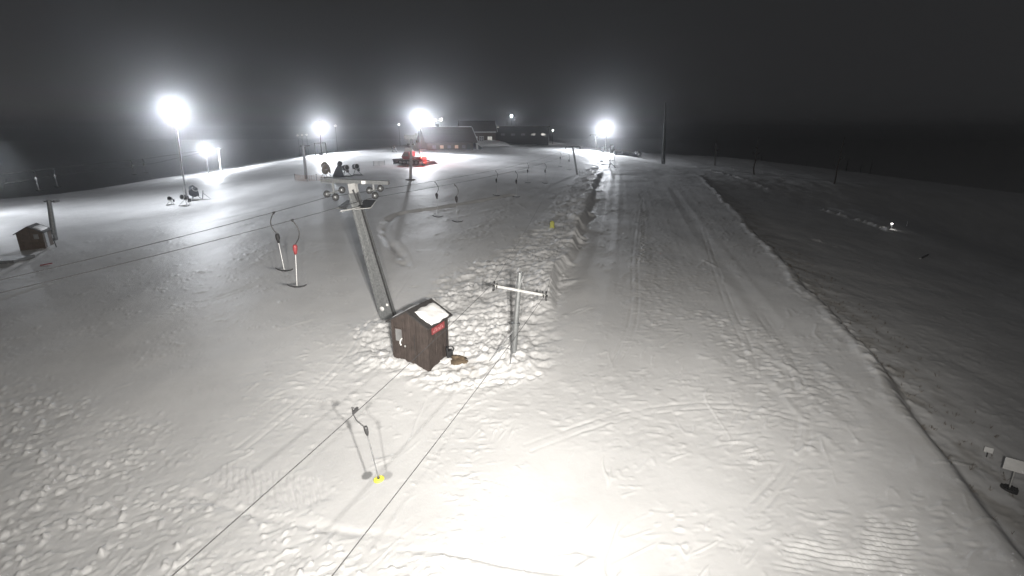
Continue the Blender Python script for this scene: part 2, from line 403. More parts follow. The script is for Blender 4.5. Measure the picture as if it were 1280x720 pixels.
# ------------------------------------------------------------------ mesh helpers
class MB:
    def __init__(s):
        s.v = []; s.f = []; s.sm = []
    def add(s, vs, fs, smooth=False):
        o = len(s.v); s.v += [tuple(v) for v in vs]; s.f += [tuple(i + o for i in f) for f in fs]; s.sm += [smooth] * len(fs)
        return s
    def box(s, c, size, rot=None):
        hx, hy, hz = [q / 2 for q in size]
        vs = [Vector((a, b, d)) for a in (-hx, hx) for b in (-hy, hy) for d in (-hz, hz)]
        if rot is not None: vs = [rot @ v for v in vs]
        c = Vector(c)
        return s.add([v + c for v in vs], [(0, 1, 3, 2), (4, 6, 7, 5), (0, 4, 5, 1), (2, 3, 7, 6), (0, 2, 6, 4), (1, 5, 7, 3)])
    def beam(s, p, q, w, h, up=(0, 0, 1)):
        p, q = Vector(p), Vector(q); d = (q - p); L = d.length; d.normalize()
        a = d.cross(Vector(up))
        if a.length < 1e-4: a = d.cross(Vector((1, 0, 0)))
        a.normalize(); b = a.cross(d)
        rot = Matrix((a, d, b)).transposed()
        return s.box((p + q) / 2, (w, L, h), rot)
    def tube(s, pts, r, n=10, cap=True):
        pts = [Vector(p) for p in pts]; m = len(pts)
        rr = r if isinstance(r, (list, tuple)) else [r] * m
        vs = []; fs = []; prev = None
        for i, p in enumerate(pts):
            t = (pts[min(i + 1, m - 1)] - pts[max(i - 1, 0)]).normalized()
            if prev is None:
                a = t.cross(Vector((0, 0, 1)))
                if a.length < 1e-3: a = t.cross(Vector((1, 0, 0)))
            else:
                a = prev - t * prev.dot(t)
            a.normalize(); prev = a; b = t.cross(a)
            for k in range(n):
                g = 2 * math.pi * k / n
                vs.append(p + (a * math.cos(g) + b * math.sin(g)) * rr[i])
        for i in range(m - 1):
            for k in range(n):
                fs.append((i * n + k, i * n + (k + 1) % n, (i + 1) * n + (k + 1) % n, (i + 1) * n + k))
        s.add(vs, fs, True)
        if cap:
            s.add(vs[:n], [tuple(range(n))[::-1]]); s.add(vs[-n:], [tuple(range(n))])
        return s
    def prism(s, poly, d):
        """poly: 3-D outline, extruded by vector d"""
        d = Vector(d); m = len(poly); vs = [Vector(p) for p in poly]; vs = vs + [v + d for v in vs]
        fs = [tuple(range(m))[::-1], tuple(range(m, 2 * m))] + [(i, (i + 1) % m, (i + 1) % m + m, i + m) for i in range(m)]
        return s.add(vs, fs)
    def lathe(s, c, axis, prof, n=20):
        """prof: (distance along axis, radius)"""
        c = Vector(c); t = Vector(axis).normalized()
        a = t.cross(Vector((0, 0, 1)))
        if a.length < 1e-3: a = Vector((1, 0, 0))
        a.normalize(); b = t.cross(a); vs = []; fs = []
        for (h, r) in prof:
            for k in range(n):
                g = 2 * math.pi * k / n
                vs.append(c + t * h + (a * math.cos(g) + b * math.sin(g)) * max(r, .0005))
        for i in range(len(prof) - 1):
            for k in range(n):
                fs.append((i * n + k, i * n + (k + 1) % n, (i + 1) * n + (k + 1) % n, (i + 1) * n + k))
        return s.add(vs, fs, True)
    def blob(s, c, rad, seed=0, n=10, rough=.25):
        rs = random.Random(seed); vs = []; fs = []
        c = Vector(c)
        ph = [(rs.uniform(0, 6), rs.uniform(0, 6), rs.uniform(1.5, 4)) for _ in range(4)]
        for i in range(n + 1):
            th = math.pi * i / n
            for k in range(2 * n):
                g = math.pi * k / n
                q = 1 + rough * sum(math.sin(p + f * th + math.floor(f) * g) for p, o, f in ph) / 4 + rs.uniform(-1, 1) * rough * .25
                vs.append(c + Vector((math.sin(th) * math.cos(g) * rad[0], math.sin(th) * math.sin(g) * rad[1], math.cos(th) * rad[2])) * q)
        for i in range(n):
            for k in range(2 * n):
                fs.append((i * 2 * n + k, i * 2 * n + (k + 1) % (2 * n), (i + 1) * 2 * n + (k + 1) % (2 * n), (i + 1) * 2 * n + k))
        return s.add(vs, fs, True)
    def build(s, name, m, parent=None, bevel=0, loc=None):
        me = bpy.data.meshes.new(name); me.from_pydata(s.v, [], s.f); me.update()
        bm = bmesh.new(); bm.from_mesh(me)
        bmesh.ops.recalc_face_normals(bm, faces=bm.faces)
        bm.to_mesh(me); bm.free()
        me.polygons.foreach_set('use_smooth', s.sm)
        me.materials.append(M[m] if isinstance(m, str) else m)
        o = bpy.data.objects.new(name, me); COL.objects.link(o)
        if parent is not None: o.parent = parent
        if loc is not None: o.location = loc
        if bevel:
            b = o.modifiers.new('bevel', 'BEVEL'); b.width = bevel; b.segments = 2; b.limit_method = 'ANGLE'
        return o

def tag(o, label=None, cat=None, group=None, kind=None):
    if label: o['label'] = label
    if cat: o['category'] = cat
    if group: o['group'] = group
    if kind: o['kind'] = kind
    return o

def thing(name, label, cat, loc=(0, 0, 0), rz=0, group=None):
    o = bpy.data.objects.new(name, None); COL.objects.link(o)
    o.location = loc; o.rotation_euler = (0, 0, rz); o.empty_display_size = .3
    return tag(o, label, cat, group)

def copy_tree(o, parent=None):
    c = o.copy(); COL.objects.link(c)
    if parent is not None: c.parent = parent
    for ch in list(o.children): copy_tree(ch, c)
    return c

def quad_mesh(name, verts, nx, ny, m):
    me = bpy.data.meshes.new(name)
    me.vertices.add(len(verts)); me.vertices.foreach_set('co', verts.astype(np.float32).ravel())
    i = np.arange(nx)[:, None]; j = np.arange(ny - 1)[None, :]
    a = i * ny + j; b = ((i + 1) % nx) * ny + j
    q = np.stack([a, b, b + 1, a + 1], -1).reshape(-1, 4)
    me.loops.add(q.size); me.loops.foreach_set('vertex_index', q.ravel().astype(np.int32))
    me.polygons.add(len(q)); me.polygons.foreach_set('loop_start', np.arange(0, q.size, 4, dtype=np.int32))
    me.polygons.foreach_set('loop_total', np.full(len(q), 4, np.int32))
    me.polygons.foreach_set('use_smooth', np.ones(len(q), bool))
    me.update(calc_edges=True); me.validate()
    me.materials.append(m)
    o = bpy.data.objects.new(name, me); COL.objects.link(o)
    return o

# ------------------------------------------------------------------ ground: one sheet out to the horizon
def build_ground():
    fine = np.radians(np.linspace(-60, 60, 1050))
    coarse = np.radians(np.arange(63, 298, 3.0))
    th = np.concatenate([fine, coarse])
    r1 = 5.0 * 1.0042 ** np.arange(0, 985)                 # 5 .. 310 m
    r = np.concatenate([[.4, 1.5, 3.0], r1, r1[-1] * 1.06 ** np.arange(1, 38)])
    T, RR = np.meshgrid(th, r, indexing='ij')
    x = (np.sin(T) * RR).ravel(); y = (np.cos(T) * RR).ravel()
    z = base_z(x, y)
    msk = np.hypot(x, y) < 320
    z2 = np.zeros_like(z); z2[msk] = relief(x[msk], y[msk])
    o = quad_mesh('snow_ground', np.stack([x, y, z + z2], -1), len(th), len(r), M['snow'])
    dx = x - edge_x(np.clip(y, -30, 135))
    d = np.exp(-((dx - 1.6) / 1.7) ** 2) * (1 - sstep(60, 100, y)) * sstep(8, 14, y) * sstep(-.2, .5, fbm(x / 1.4, y / 1.8, 301, 4)) * .42
    c_ = gpt(585, 462); d = np.maximum(d, .55 * np.exp(-(((x - c_.x) / .9) ** 2 + ((y - c_.y) / .5) ** 2)) * sstep(-.2, .4, fbm(x / .4, y / .4, 303, 3)))
    d = np.where(msk, np.clip(d, 0, 1), 0)
    d = d.astype(np.float32)
    at_ = o.data.attributes.new('dirt', 'FLOAT', 'POINT'); at_.data.foreach_set('value', d.astype(np.float32))
    tag(o, kind='structure')
    return o
build_ground()

# ------------------------------------------------------------------ lift hardware
def pt_line(P, Q, px):
    """point on the line P-Q whose picture column is px"""
    lo, hi = 0.0, 1.0
    def col(t):
        p = P + (Q - P) * t
        rel = Vector((p.x, p.y, p.z - CZ)); w = rel.y * CP - rel.z * SP
        return 640 + F * rel.x / w
    a = col(0)
    for _ in range(50):
        mid = (lo + hi) / 2
        if (col(mid) - px) * (a - px) > 0: lo = mid
        else: hi = mid
    return P + (Q - P) * lo

def sagged(P, Q, sag, n=24):
    return [P + (Q - P) * (k / n) - Vector((0, 0, 4 * sag * (k / n) * (1 - k / n))) for k in range(n + 1)]

def cable(pts, label, group, r=.011):
    return tag(MB().tube(pts, r, 6).build('haul_cable', 'cable'), label, 'cable', group)

def wheel(parent, c, axis, r=.21, w=.09):
    axis = Vector(axis).normalized(); c = Vector(c)
    t = MB().lathe(c - axis * w / 2, axis, [(0, r * .55), (0, r * .97), (w * .15, r), (w * .4, r * .92), (w * .6, r * .92), (w * .85, r), (w, r * .97), (w, r * .55), (w * .8, r * .5), (w * .2, r * .5), (0, r * .55)], 24).build('sheave', 'dark', parent)
    h = MB().lathe(c - axis * w * .7, axis, [(0, .001), (0, r * .22), (w * 1.4, r * .22), (w * 1.4, .001)], 14).lathe(c - axis * w * .45, axis, [(0, .001), (0, r * .56), (w * .9, r * .56), (w * .9, .001)], 20)
    for k in range(5):
        g = 2 * math.pi * k / 5; a = axis.cross(Vector((0, 0, 1))).normalized(); b = axis.cross(a)
        d = a * math.cos(g) + b * math.sin(g)
        h.beam(c + d * r * .15, c + d * r * .56, w * .5, .03, axis)
    h.build('hub', 'galv', t)
    return t

# ---- lift A: the pylon beside the rough strip
base = on(642, 446)
lean = (at(650, 341, base.y + .1) - base)
top = base + lean
L = lean.length; up = lean.normalized()
pyl = thing('lift_pylon', 'nearest grey steel tube lift pylon standing in the churned snow right of the brown hut', 'lift pylon', base)
def loc(p): return Vector(p) - base
MB().tube([loc(base - up * .5), loc(base + up * L * .36)], .15, 16).tube([loc(base + up * L * .36), loc(top)], [.13, .115], 16).lathe(loc(base + up * L * .36), up, [(-.05, .15), (-.05, .20), (.0, .20), (.0, .13)], 18).lathe(loc(base + up * L * .36), up, [(.01, .13), (.01, .20), (.05, .20), (.05, .12)], 18).lathe(loc(top), up, [(-.01, .1), (-.01, .13), (.03, .13), (.03, .0)], 16).build('pole', 'galv', pyl)
armL, armR = at(618, 357, base.y + .15), at(682, 369, base.y - .35)
MB().beam(loc(armL), loc(armR), .11, .11).build('crossarm', 'pale', pyl)
MB().beam(loc(base + up * (L * .83)) + Vector((0, -.14, 0)), loc(base + up * (L * .97)) + Vector((.16, -.1, 0)), .03, .05).beam(loc(base + up * (L * .97)), loc(base + up * L) + Vector((.26, 0, -.9)), .025, .025).build('bracket', 'grey', pyl)
adir = (armR - armL).normalized()
for e, s in ((armL, -1), (armR, 1)):
    MB().beam(loc(e - adir * .12 * s) + Vector((0, -.30, -.03)), loc(e - adir * .12 * s) + Vector((0, .30, .04)), .05, .09).box(loc(e) + Vector((0, 0, -.10)), (.07, .3, .16)).build('sheave_bracket', 'dark', pyl)
    for q in (-.22, .22):
        wheel(pyl, loc(e + adir * .03 * s) + Vector((0, q, -.03 + .13 * q)), adir, .15, .06)
for bx, by in ((609, 456), (637, 462)):
    f = on(bx, by)
    MB().tube([loc(f - Vector((0, 0, .1))), loc(base + up * L * .31)], .028, 8).build('brace', 'grey', pyl)
for k in range(5):
    q = base + up * (.9 + .42 * k)
    MB().tube([loc(q) + Vector((-.2, -.02, 0)), loc(q) + Vector((.2, -.02, 0))], .013, 6).build('step_peg', 'grey', pyl)

a2 = on(722, 218)
A2top = at(716, 184, a2.y)
pylA2 = thing('lift_pylon', 'dark slanting lift pylon with wide sheave arms at the far end of the churned strip', 'lift pylon', a2)
def slim_pylon(root, base, top, w, arm, r, mp, ma, depth=.5, boxes=True):
    v = top - base
    MB().beam(Vector((0, 0, -.4)), v, r * 2, r * 1.7).build('pole', mp, root)
    MB().beam(v + Vector((-w / 2, 0, .06)), v + Vector((w / 2, 0, .06)), .16, .14).build('crossarm', ma, root)
    for s in (-1, 1):
        m = MB().box(v + Vector((s * w / 2, 0, -.1)), (.10, depth, .14))
        m.build('sheave_bracket', 'dark', root)
        for q in (-.3, .3):
            wheel(root, v + Vector((s * (w / 2 + .1), q * depth, -.14)), (1, .15, 0), .19, .08)
slim_pylon(pylA2, a2, A2top, 2.5, 0, .19, 'grey', 'dark', .8)
v = A2top - a2
MB().beam(v + Vector((-.8, 0, -.55)), v + Vector((.5, 0, -.5)), .12, .12).build('brace', 'dark', pylA2)

b2 = on(746, 186)
B2top = at(744, 168.5, b2.y)
pylB2 = thing('lift_pylon', 'small brightly lit white T shaped pylon just left of the floodlight on the crest', 'lift pylon', b2)
slim_pylon(pylB2, b2, B2top, 2.9, 0, .24, 'pale', 'pale', .8)

# cables of lift A
A_L0, A_R0 = at(215, 720, 5.5), at(415, 720, 5.5)
A_L1, A_R1 = armL + Vector((-.05, 0, .13)), armR + Vector((.05, 0, .13))
A_L2, A_R2 = A2top + Vector((-1.3, 0, .06)), A2top + Vector((1.3, 0, .06))
far = Vector((.14, 1, .03)).normalized() * 60
GA = 'cables of the near drag lift'
for (p0, p1, p2, lab) in ((A_L0, A_L1, A_L2, 'left thin cable of the near drag lift, running in front of the brown hut'),
                          (A_R0, A_R1, A_R2, 'right thin cable of the near drag lift, meeting the right arm of the near pylon')):
    back = p0 + (p0 - p1).normalized() * 9
    cable([back, p0] + sagged(p0, p1, .12, 12)[1:] + sagged(p1, p2, 1.0, 24)[1:] + [p2 + far], lab, GA, [.009] * 14 + [.0055] * 25)

# ---- hangers
def hook_pts(p, L, side, dirv=Vector((1, 0, 0))):
    """curved glass-fibre bow from the cable grip down to the spring box"""
    return [p + dirv * (side * L * .24 * math.sin(math.pi * t * .95)) - Vector((0, 0, L * t)) for t in [k / 10 for k in range(11)]]

def tbar(p, length, label, group, box='dark', side=-1, sway=Vector((0, 0, 0)), stick='pale', hl=.92, rz=0.0, big=1.0, sr=.017):
    root = thing('tow_bar', label, 'tow bar', p, 0, group)
    o = Vector((0, 0, 0))
    MB().box(o, (.05 * big, .22 * big, .07 * big)).box(o + Vector((0, 0, -.05)), (.035, .08, .08)).build('cable_grip', 'dark', root)
    drop = Vector((sway.x * .4, sway.y * .4, 0))
    hk = [q + drop * (i / 10) for i, q in enumerate(hook_pts(o, hl, side))]
    MB().tube(hk, .027 * big, 8).build('hook', 'dark', root)
    b0 = hk[-1]; down = Vector((sway.x, sway.y, -length)).normalized()
    MB().lathe(b0 + Vector((0, 0, .02)), down, [(0, .02), (0, .07 * big), (.08, .105 * big), (.24, .105 * big), (.32, .08 * big), (.46, .055 * big), (.46, 0)], 14).build('spring_box', box, root)
    e = o + Vector((sway.x, sway.y, -length))
    MB().tube([b0 + down * .40, e], sr * big, 8).build('stick', stick, root)
    g = Matrix.Rotation(rz, 3, 'Z')
    w = .43
    MB().tube([e + g @ Vector((-w, 0, .09)), e + g @ Vector((-w * .75, 0, .01)), e + g @ Vector((-w * .3, 0, -.05)), e + g @ Vector((0, 0, -.06)), e + g @ Vector((w * .3, 0, -.06)), e + g @ Vector((w * .75, 0, -.03)), e + g @ Vector((w, 0, .03))],
              [.025, .034, .04, .042, .04, .034, .025], 10).build('anchor', 'black', root)
    return root

# platter on the left cable of lift A
gp = pt_line(A_L0, A_L1, 444) - Vector((0, 0, .04))
root = thing('platter_hanger', 'single tow hanger with a yellow disc, in front of the brown hut', 'tow bar', gp)
hz = at(473, 597, gp.y + .05) - gp
MB().box((0, 0, .0), (.05, .2, .07), Matrix.Rotation(-.2, 3, 'Z')).build('cable_grip', 'dark', root)
bx = at(457, 535, gp.y) - gp
e0 = at(440, 509, gp.y) - gp; e1 = at(441, 517, gp.y) - gp
MB().tube([(0, 0, -.02), e0 * .5 + Vector((0, 0, .02)), e0, e1, e1 + (bx - e1) * .35 + Vector((-.02, 0, -.05)), bx], [.015] * 6, 8).build('hook', 'dark', root)
dn = (hz - bx).normalized()
MB().lathe(bx - dn * .04, dn, [(0, .015), (0, .045), (.05, .05), (.16, .045), (.24, .025), (.24, 0)], 12).build('spring_box', 'dark', root)
MB().tube([bx + dn * .16, hz], .016, 8).build('stick', 'grey', root)
d = MB().lathe(hz + dn * .02, dn, [(0, 0), (0, .10), (.015, .13), (.04, .13), (.05, .10), (.06, .0)], 22).build('disc', 'yellow', root)
MB().lathe(hz - dn * .03, dn, [(0, 0), (0, .025), (.05, .035), (.05, 0)], 12).build('disc_collar', 'dark', d)

# ---- lift B: leaning box tower
tb = on(487, 400)
tt = at(441.5, 237, tb.y - .15)
tw = thing('lift_tower', 'tall leaning grey box girder lift tower with a wide crossbeam and platforms, behind the hut', 'lift tower', tb)
def l2(p): return Vector(p) - tb
ax = (tt - tb); TL = ax.length; ax.normalize()
sx = Vector((.97, -.24, 0)); sx = (sx - ax * sx.dot(ax)).normalized(); sy = ax.cross(sx).normalized()
if sy.y > 0: sy = -sy                       # sy faces the camera
m = MB()
def ring(h, w, dpt): return [l2(tb + ax * h + sx * a * w / 2 + sy * b * dpt / 2) for a, b in ((-1, -1), (1, -1), (1, 1), (-1, 1))]
lo, hi = ring(-.4, .86, .34), ring(TL - .15, .46, .26)
m.add(lo + hi, [(0, 1, 5, 4), (1, 2, 6, 5), (2, 3, 7, 6), (3, 0, 4, 7), (4, 5, 6, 7), (3, 2, 1, 0)])
m.build('girder', 'galv', tw, .02)
for s in (-1, 1):
    p0 = tb + ax * .0 + sx * s * .425 + sy * .18; p1 = tb + ax * (TL - .2) + sx * s * .235 + sy * .14
    MB().beam(l2(p0), l2(p1), .06, .07, sy).build('flange', 'galv' if s < 0 else 'dark', tw)
lad = MB()
for k in range(22):
    h = .7 + k * (TL - 1.2) / 22; wq = .70 + (.40 - .70) * h / TL
    lad.tube([l2(tb + ax * h - sx * wq * .32 + sy * .21), l2(tb + ax * h + sx * wq * .30 + sy * .21)], .012, 6)
for s in (-.30, .28):
    lad.tube([l2(tb + ax * .6 + sx * .70 * s + sy * .21), l2(tb + ax * (TL - .5) + sx * .42 * s + sy * .2)], .016, 6)
lad.build('ladder', 'grey', tw)
bL, bR = at(402, 225.5, tb.y + .25), at(486.5, 228.5, tb.y - .55)
MB().beam(l2(bL), l2(bR), .24, .20).build('crossbeam', 'galv', tw, .015)
bd = (bR - bL).normalized()
MB().box(l2(bL + bd * (bR - bL).length * .64) + Vector((0, -.17, -.01)), (.2, .1, .16)).build('junction_box', 'white', tw)
MB().box(l2(bR - bd * .02), (.05, .26, .22)).build('end_plate', 'dark', tw)
col0 = l2(tt + ax * -.25)
MB().beam(col0, l2(bL + bd * (bR - bL).length * .46) + Vector((0, 0, -.1)), .42, .26, sy).build('column_head', 'pale', tw)
MB().beam(l2(at(441, 237, tb.y - .5)), l2(at(447, 252, tb.y - .5)), .07, .07).build('lever', 'dark', tw)
for (px0, py0, px1, py1, px2, py2, px3, py3) in ((421, 259.5, 434, 250, 438, 250, 433, 260), (444, 261, 456, 249.5, 470, 250, 463, 259.5)):
    y0 = tb.y - .3
    pz = at(445, 256, y0).z
    def flat(px, py):
        d_ = ray(px, py); t_ = (pz - CZ) / d_[2]; return Vector((d_[0] * t_, d_[1] * t_, pz))
    P4 = [l2(flat(px0, py0)), l2(flat(px1, py1)), l2(flat(px2, py2)), l2(flat(px3, py3))]
    MB().prism(P4, (0, 0, -.05)).build('platform', 'dark', tw)
    MB().tube([p + Vector((0, 0, -.02)) for p in P4 + P4[:1]], .022, 6).build('platform_rim', 'pale', tw)
MB().beam(l2(flat(426, 264)), l2(flat(450, 259)), .06, .06).build('platform_beam', 'pale', tw)
cdir = Vector((.45, .89, 0)); wax = Vector((.80, -.60, 0))
for wx, wy, dy in ((408.8, 242.5, .1), (419.7, 246.5, -.35), (427.5, 237.5, .5), (461.9, 238, .25), (469, 244.5, -.35), (475.5, 235.5, .4)):
    c = at(wx, wy, tb.y + dy)
    wheel(tw, l2(c), wax, .19, .09)
for pts in (((408.8, 242.5, .1), (419.7, 246.5, -.35), (427.5, 237.5, .5)), ((461.9, 238, .25), (469, 244.5, -.35), (475.5, 235.5, .4))):
    P3 = [l2(at(a, b, tb.y + c)) - wax * .09 for a, b, c in pts]
    mm = MB()
    hub = sum(P3, Vector()) / 3
    hang = hub + Vector((0, 0, .55)) if pts[0][0] < 440 else hub + Vector((0, 0, .5))
    for p in P3: mm.beam(hub + Vector((0, 0, .06)), p, .05, .07)
    mm.beam(hub, hang, .09, .06, (0, 1, 0))
    mm.build('sheave_frame', 'galv', tw)
ds = l2(at(477.5, 386, tb.y - .32))
MB().lathe(ds, sy, [(0, 0), (0, .135), (.02, .135), (.025, 0)], 20).build('round_sign', 'white', tw)
MB().box(l2(at(484, 381, tb.y - .32)), (.13, .02, .13)).build('square_sign', 'white', tw)

B_L1, B_R1 = at(408.8, 246.5, tb.y + .05), at(466, 247, tb.y - .3)
B_L0, B_R0 = at(0, 350, 16.2), at(0, 366, 14.8)
B_L2, B_R2 = B2top + Vector((-1.5, 0, 0)), B2top + Vector((1.5, 0, 0))
GB = 'cables of the second drag lift'
def B_run(p0, p1, p2): return [p0 + (p0 - p1).normalized() * 12, p0] + sagged(p0, p1, .10, 10)[1:] + sagged(p1, p2, 2.0, 30)[1:]
cable(B_run(B_L0, B_L1, B_L2), 'upper thin cable running from the leaning tower to the left edge of the frame', GB, .013)
cable(B_run(B_R0, B_R1, B_R2), 'lower thin cable from the leaning tower to the left edge, under its twin', GB, .013)

p = pt_line(B_L0, B_L1, 342)
tbar(p - Vector((0, 0, .08)), (p - at(356, 335, p.y)).z, 'tow bar with black spring box on the upper cable, left of the leaning tower', 'tow bars of the second drag lift', 'black', -1, Vector((at(355, 335, p.y).x - p.x, 0, 0)), 'white', 1.05)
p = pt_line(B_R0, B_R1, 365)
tbar(p - Vector((0, 0, .08)), (p - at(371, 355, p.y)).z, 'tow bar with red spring box and white stick, left of the leaning tower', 'tow bars of the second drag lift', 'red', 1, Vector((at(371, 355, p.y).x - p.x, 0, 0)), 'white', 1.15, .2)
def on_sag(P, Q, sag, px):
    best = min((abs((640 + F * q.x / (q.y * CP - (q.z - CZ) * SP)) - px), i) for i, q in enumerate(sagged(P, Q, sag, 600)))
    return sagged(P, Q, sag, 600)[best[1]]
FARB = [(B_L1, B_L2, 544, 'dark tow bar on the open piste right of the leaning tower, left one'),
        (B_R1, B_R2, 569, 'dark tow bar on the open piste right of the leaning tower, right one'),
        (B_L1, B_L2, 619, 'thin tow bar above the short dark snow rut in the middle of the piste'),
        (B_R1, B_R2, 644, 'thin tow bar just right of the short dark rut in the middle piste'),
        (B_L1, B_L2, 659, 'thin distant tow bar, third pair from the leaning tower, left one'),
        (B_R1, B_R2, 681, 'thin distant tow bar, third pair from the leaning tower, right one'),
        (B_L1, B_L2, 700, 'thin tow bar closest to the dark slanting pylon of the churned strip'),
        (B_R1, B_R2, 711, 'faintest tiny tow bar, just left of the dark slanting pylon top')]
for P, Q, px, lab in FARB:
    p = on_sag(P, Q, 2.0, px)
    tbar(p - Vector((0, 0, .08)), 2.75, lab, 'tow bars of the second drag lift', 'black', 1, Vector((.12, 0, 0)), 'grey', .9, .12, 1.0, .012)

# ---- brown lift hut
def hut(root, W, D, H, rise, mw, over=.16):
    """gable end faces local -Y, ridge along local Y"""
    walls = MB().prism([(-W / 2, -D / 2, -.5), (W / 2, -D / 2, -.5), (W / 2, -D / 2, H), (0, -D / 2, H + rise), (-W / 2, -D / 2, H)], (0, D, 0))
    walls.build('wall', mw, root)
    t = .07
    out = []
    for s in (-1, 1):
        n_ = Vector((s * rise, 0, W / 2)).normalized()
        e0 = Vector((s * (W / 2 + over), 0, H - over * rise / (W / 2))); r0 = Vector((0, 0, H + rise))
        poly = [e0 + n_ * .004, r0 + n_ * .004, r0 + n_ * t + Vector((0, 0, 0)), e0 + n_ * t]
        poly[1] = Vector((0, 0, r0.z + .004 / n_.z)); poly[2] = Vector((0, 0, r0.z + t / n_.z))
        out.append(MB().prism([Vector((q.x, -D / 2 - over, q.z)) for q in poly], (0, D + 2 * over, 0)).build('roof_panel', 'roof', root))
    return out

hd = Vector((.42, .907, 0)).normalized(); hg = Vector((.907, -.42, 0))
HW, HD, HH, HR = 2.0, 1.75, 2.2, .56
fc = gpt(536.5, 463.5)
hc = fc - hg * HW / 2 + hd * HD / 2
hz0 = fc.z - .02
hutr = thing('lift_hut', 'dark brown board lift attendant hut with snow on its roof, standing in churned snow', 'hut', (hc.x, hc.y, hz0), math.atan2(hg.y, hg.x))
rl, rr = hut(hutr, HW, HD, HH, HR, 'brown')
def roof_snow(parent, W, D, H, rise, side, u0, u1, v0, v1, th=.09, seed=1):
    """snow left on one roof slope: u along ridge, v from ridge (0) to eave (1)"""
    n_ = Vector((side * rise, 0, W / 2)).normalized()
    nu, nv = 22, 16; vs = []; fs = []
    rs = np.random.default_rng(seed)
    U, V = np.meshgrid(np.linspace(0, 1, nu), np.linspace(0, 1, nv), indexing='ij')
    dist = np.minimum(np.minimum(U, 1 - U) * (u1 - u0) * D, np.minimum(V, 1 - V) * (v1 - v0) * W * .55)
    th_ = th * np.sqrt(np.clip(dist / .22, 0, 1)) * (1 + .18 * fbm(U * 3 + seed, V * 3, seed, 3))
    wob = .05 * gnoise(V * 4 + seed, U * 0 + 3, seed); wob2 = .05 * gnoise(U * 4 + seed, V * 0 + 9, seed)
    for i in range(nu):
        for j in range(nv):
            u = u0 + (u1 - u0) * (U[i, j] + wob[i, j] * (2 * U[i, j] - 1)); v_ = v0 + (v1 - v0) * (V[i, j] + wob2[i, j] * (2 * V[i, j] - 1))
            # round the corners
            cu, cv = 2 * U[i, j] - 1, 2 * V[i, j] - 1
            k = 1 - .05 * (cu * cu * cv * cv)
            u = (u0 + u1) / 2 + (u - (u0 + u1) / 2) * k; v_ = (v0 + v1) / 2 + (v_ - (v0 + v1) / 2) * k
            p = Vector((side * v_ * W / 2, -D / 2 + u * D, H + rise - v_ * rise)) + n_ * (.075 + th_[i, j])
            vs.append(p)
    for i in range(nu - 1):
        for j in range(nv - 1):
            fs.append((i * nv + j, (i + 1) * nv + j, (i + 1) * nv + j + 1, i * nv + j + 1))
    mb = MB().add(vs, fs, True)
    return mb.build('snow_patch', 'cap', parent)
roof_snow(rr, HW, HD, HH, HR, 1, .08, 1.0, .16, 1.12, .12, 3)
roof_snow(rl, HW, HD, HH, HR, -1, .02, .34, .45, .95, .05, 5)
roof_snow(rl, HW, HD, HH, HR, -1, .42, .9, .35, .85, .06, 8)
# gable wall is local -Y: window left, handle, lamp
fr = MB()
wx0, wx1, wz0, wz1 = -.80, -.36, 1.20, 1.86
for (cx, cz, sx_, sz_) in ((wx0, (wz0 + wz1) / 2, .05, wz1 - wz0 + .1), (wx1, (wz0 + wz1) / 2, .05, wz1 - wz0 + .1), ((wx0 + wx1) / 2, wz0, wx1 - wx0 - .05, .05), ((wx0 + wx1) / 2, wz1, wx1 - wx0 - .05, .05)):
    fr.box((cx, -HD / 2 - .02, cz), (sx_, .05, sz_))
wf = fr.build('window', 'brown', hutr)
MB().box(((wx0 + wx1) / 2, -HD / 2 - .006, (wz0 + wz1) / 2), (wx1 - wx0 - .05, .012, wz1 - wz0 - .05)).build('pane', 'glass', wf)
MB().tube([(-.38, -HD / 2 - .06, 1.42), (-.48, -HD / 2 - .07, 1.30), (-.50, -HD / 2 - .07, 1.16), (-.44, -HD / 2 - .07, 1.06)], .035, 8).build('telephone', 'white', hutr)
MB().lathe((-.27, -HD / 2 - .002, 1.02), (0, -1, 0), [(0, .05), (.03, .05), (.04, .0)], 12).build('door_handle', 'pale', hutr)
MB().box((.28, -HD / 2 - .012, .82), (.02, .02, 1.75)).build('door_seam', 'roof', hutr)
# side wall local +X: red sign under the eave
sg = MB().box((HW / 2 + .03, -.02, 1.84), (.03, 1.05, .32)).build('sign', 'red', hutr)
lt = MB()
rs = random.Random(3)
yq = -.45
for k in range(7):
    hh = rs.choice([.10, .13, .16]); lt.box((HW / 2 + .048, yq, 1.84 - .08 + hh / 2), (.006, .03, hh)); lt.box((HW / 2 + .048, yq + .05, 1.84 - .08 + (hh if k % 2 else .02)), (.006, .07, .025)); yq += .125
lt.build('sign_marks', mat('faded_pink_paint', (.60, .28, .28), .6), sg)
MB().box((HW / 2 + .01, -HD / 2 + .02, .9), (.05, .08, 2.2)).build('corner_board', 'brown', hutr)
bt = MB()
for k in range(11):
    xx = -HW / 2 + .09 + k * (HW - .18) / 10
    top_ = HH + HR * (1 - abs(xx) / (HW / 2)) - .06
    if -.86 < xx < -.30:
        bt.box((xx, -HD / 2 - .009, .37), (.035, .018, 1.50)).box((xx, -HD / 2 - .009, (1.95 + top_) / 2), (.035, .018, top_ - 1.95))
    else:
        bt.box((xx, -HD / 2 - .009, (top_ - .38) / 2), (.035, .018, top_ + .38))
for k in range(9):
    yy = -HD / 2 + .12 + k * (HD - .22) / 8
    bt.box((HW / 2 + .009, yy, .62), (.018, .035, 1.98))
bt.build('cover_batten', 'brown', hutr)
MB().tube([(HW / 2 + .03, HD / 2 - .2, 2.0), (HW / 2 + .04, HD / 2 - .2, .6), (HW / 2 + .2, HD / 2 - .3, .1)], .018, 6).build('conduit', 'black', hutr)
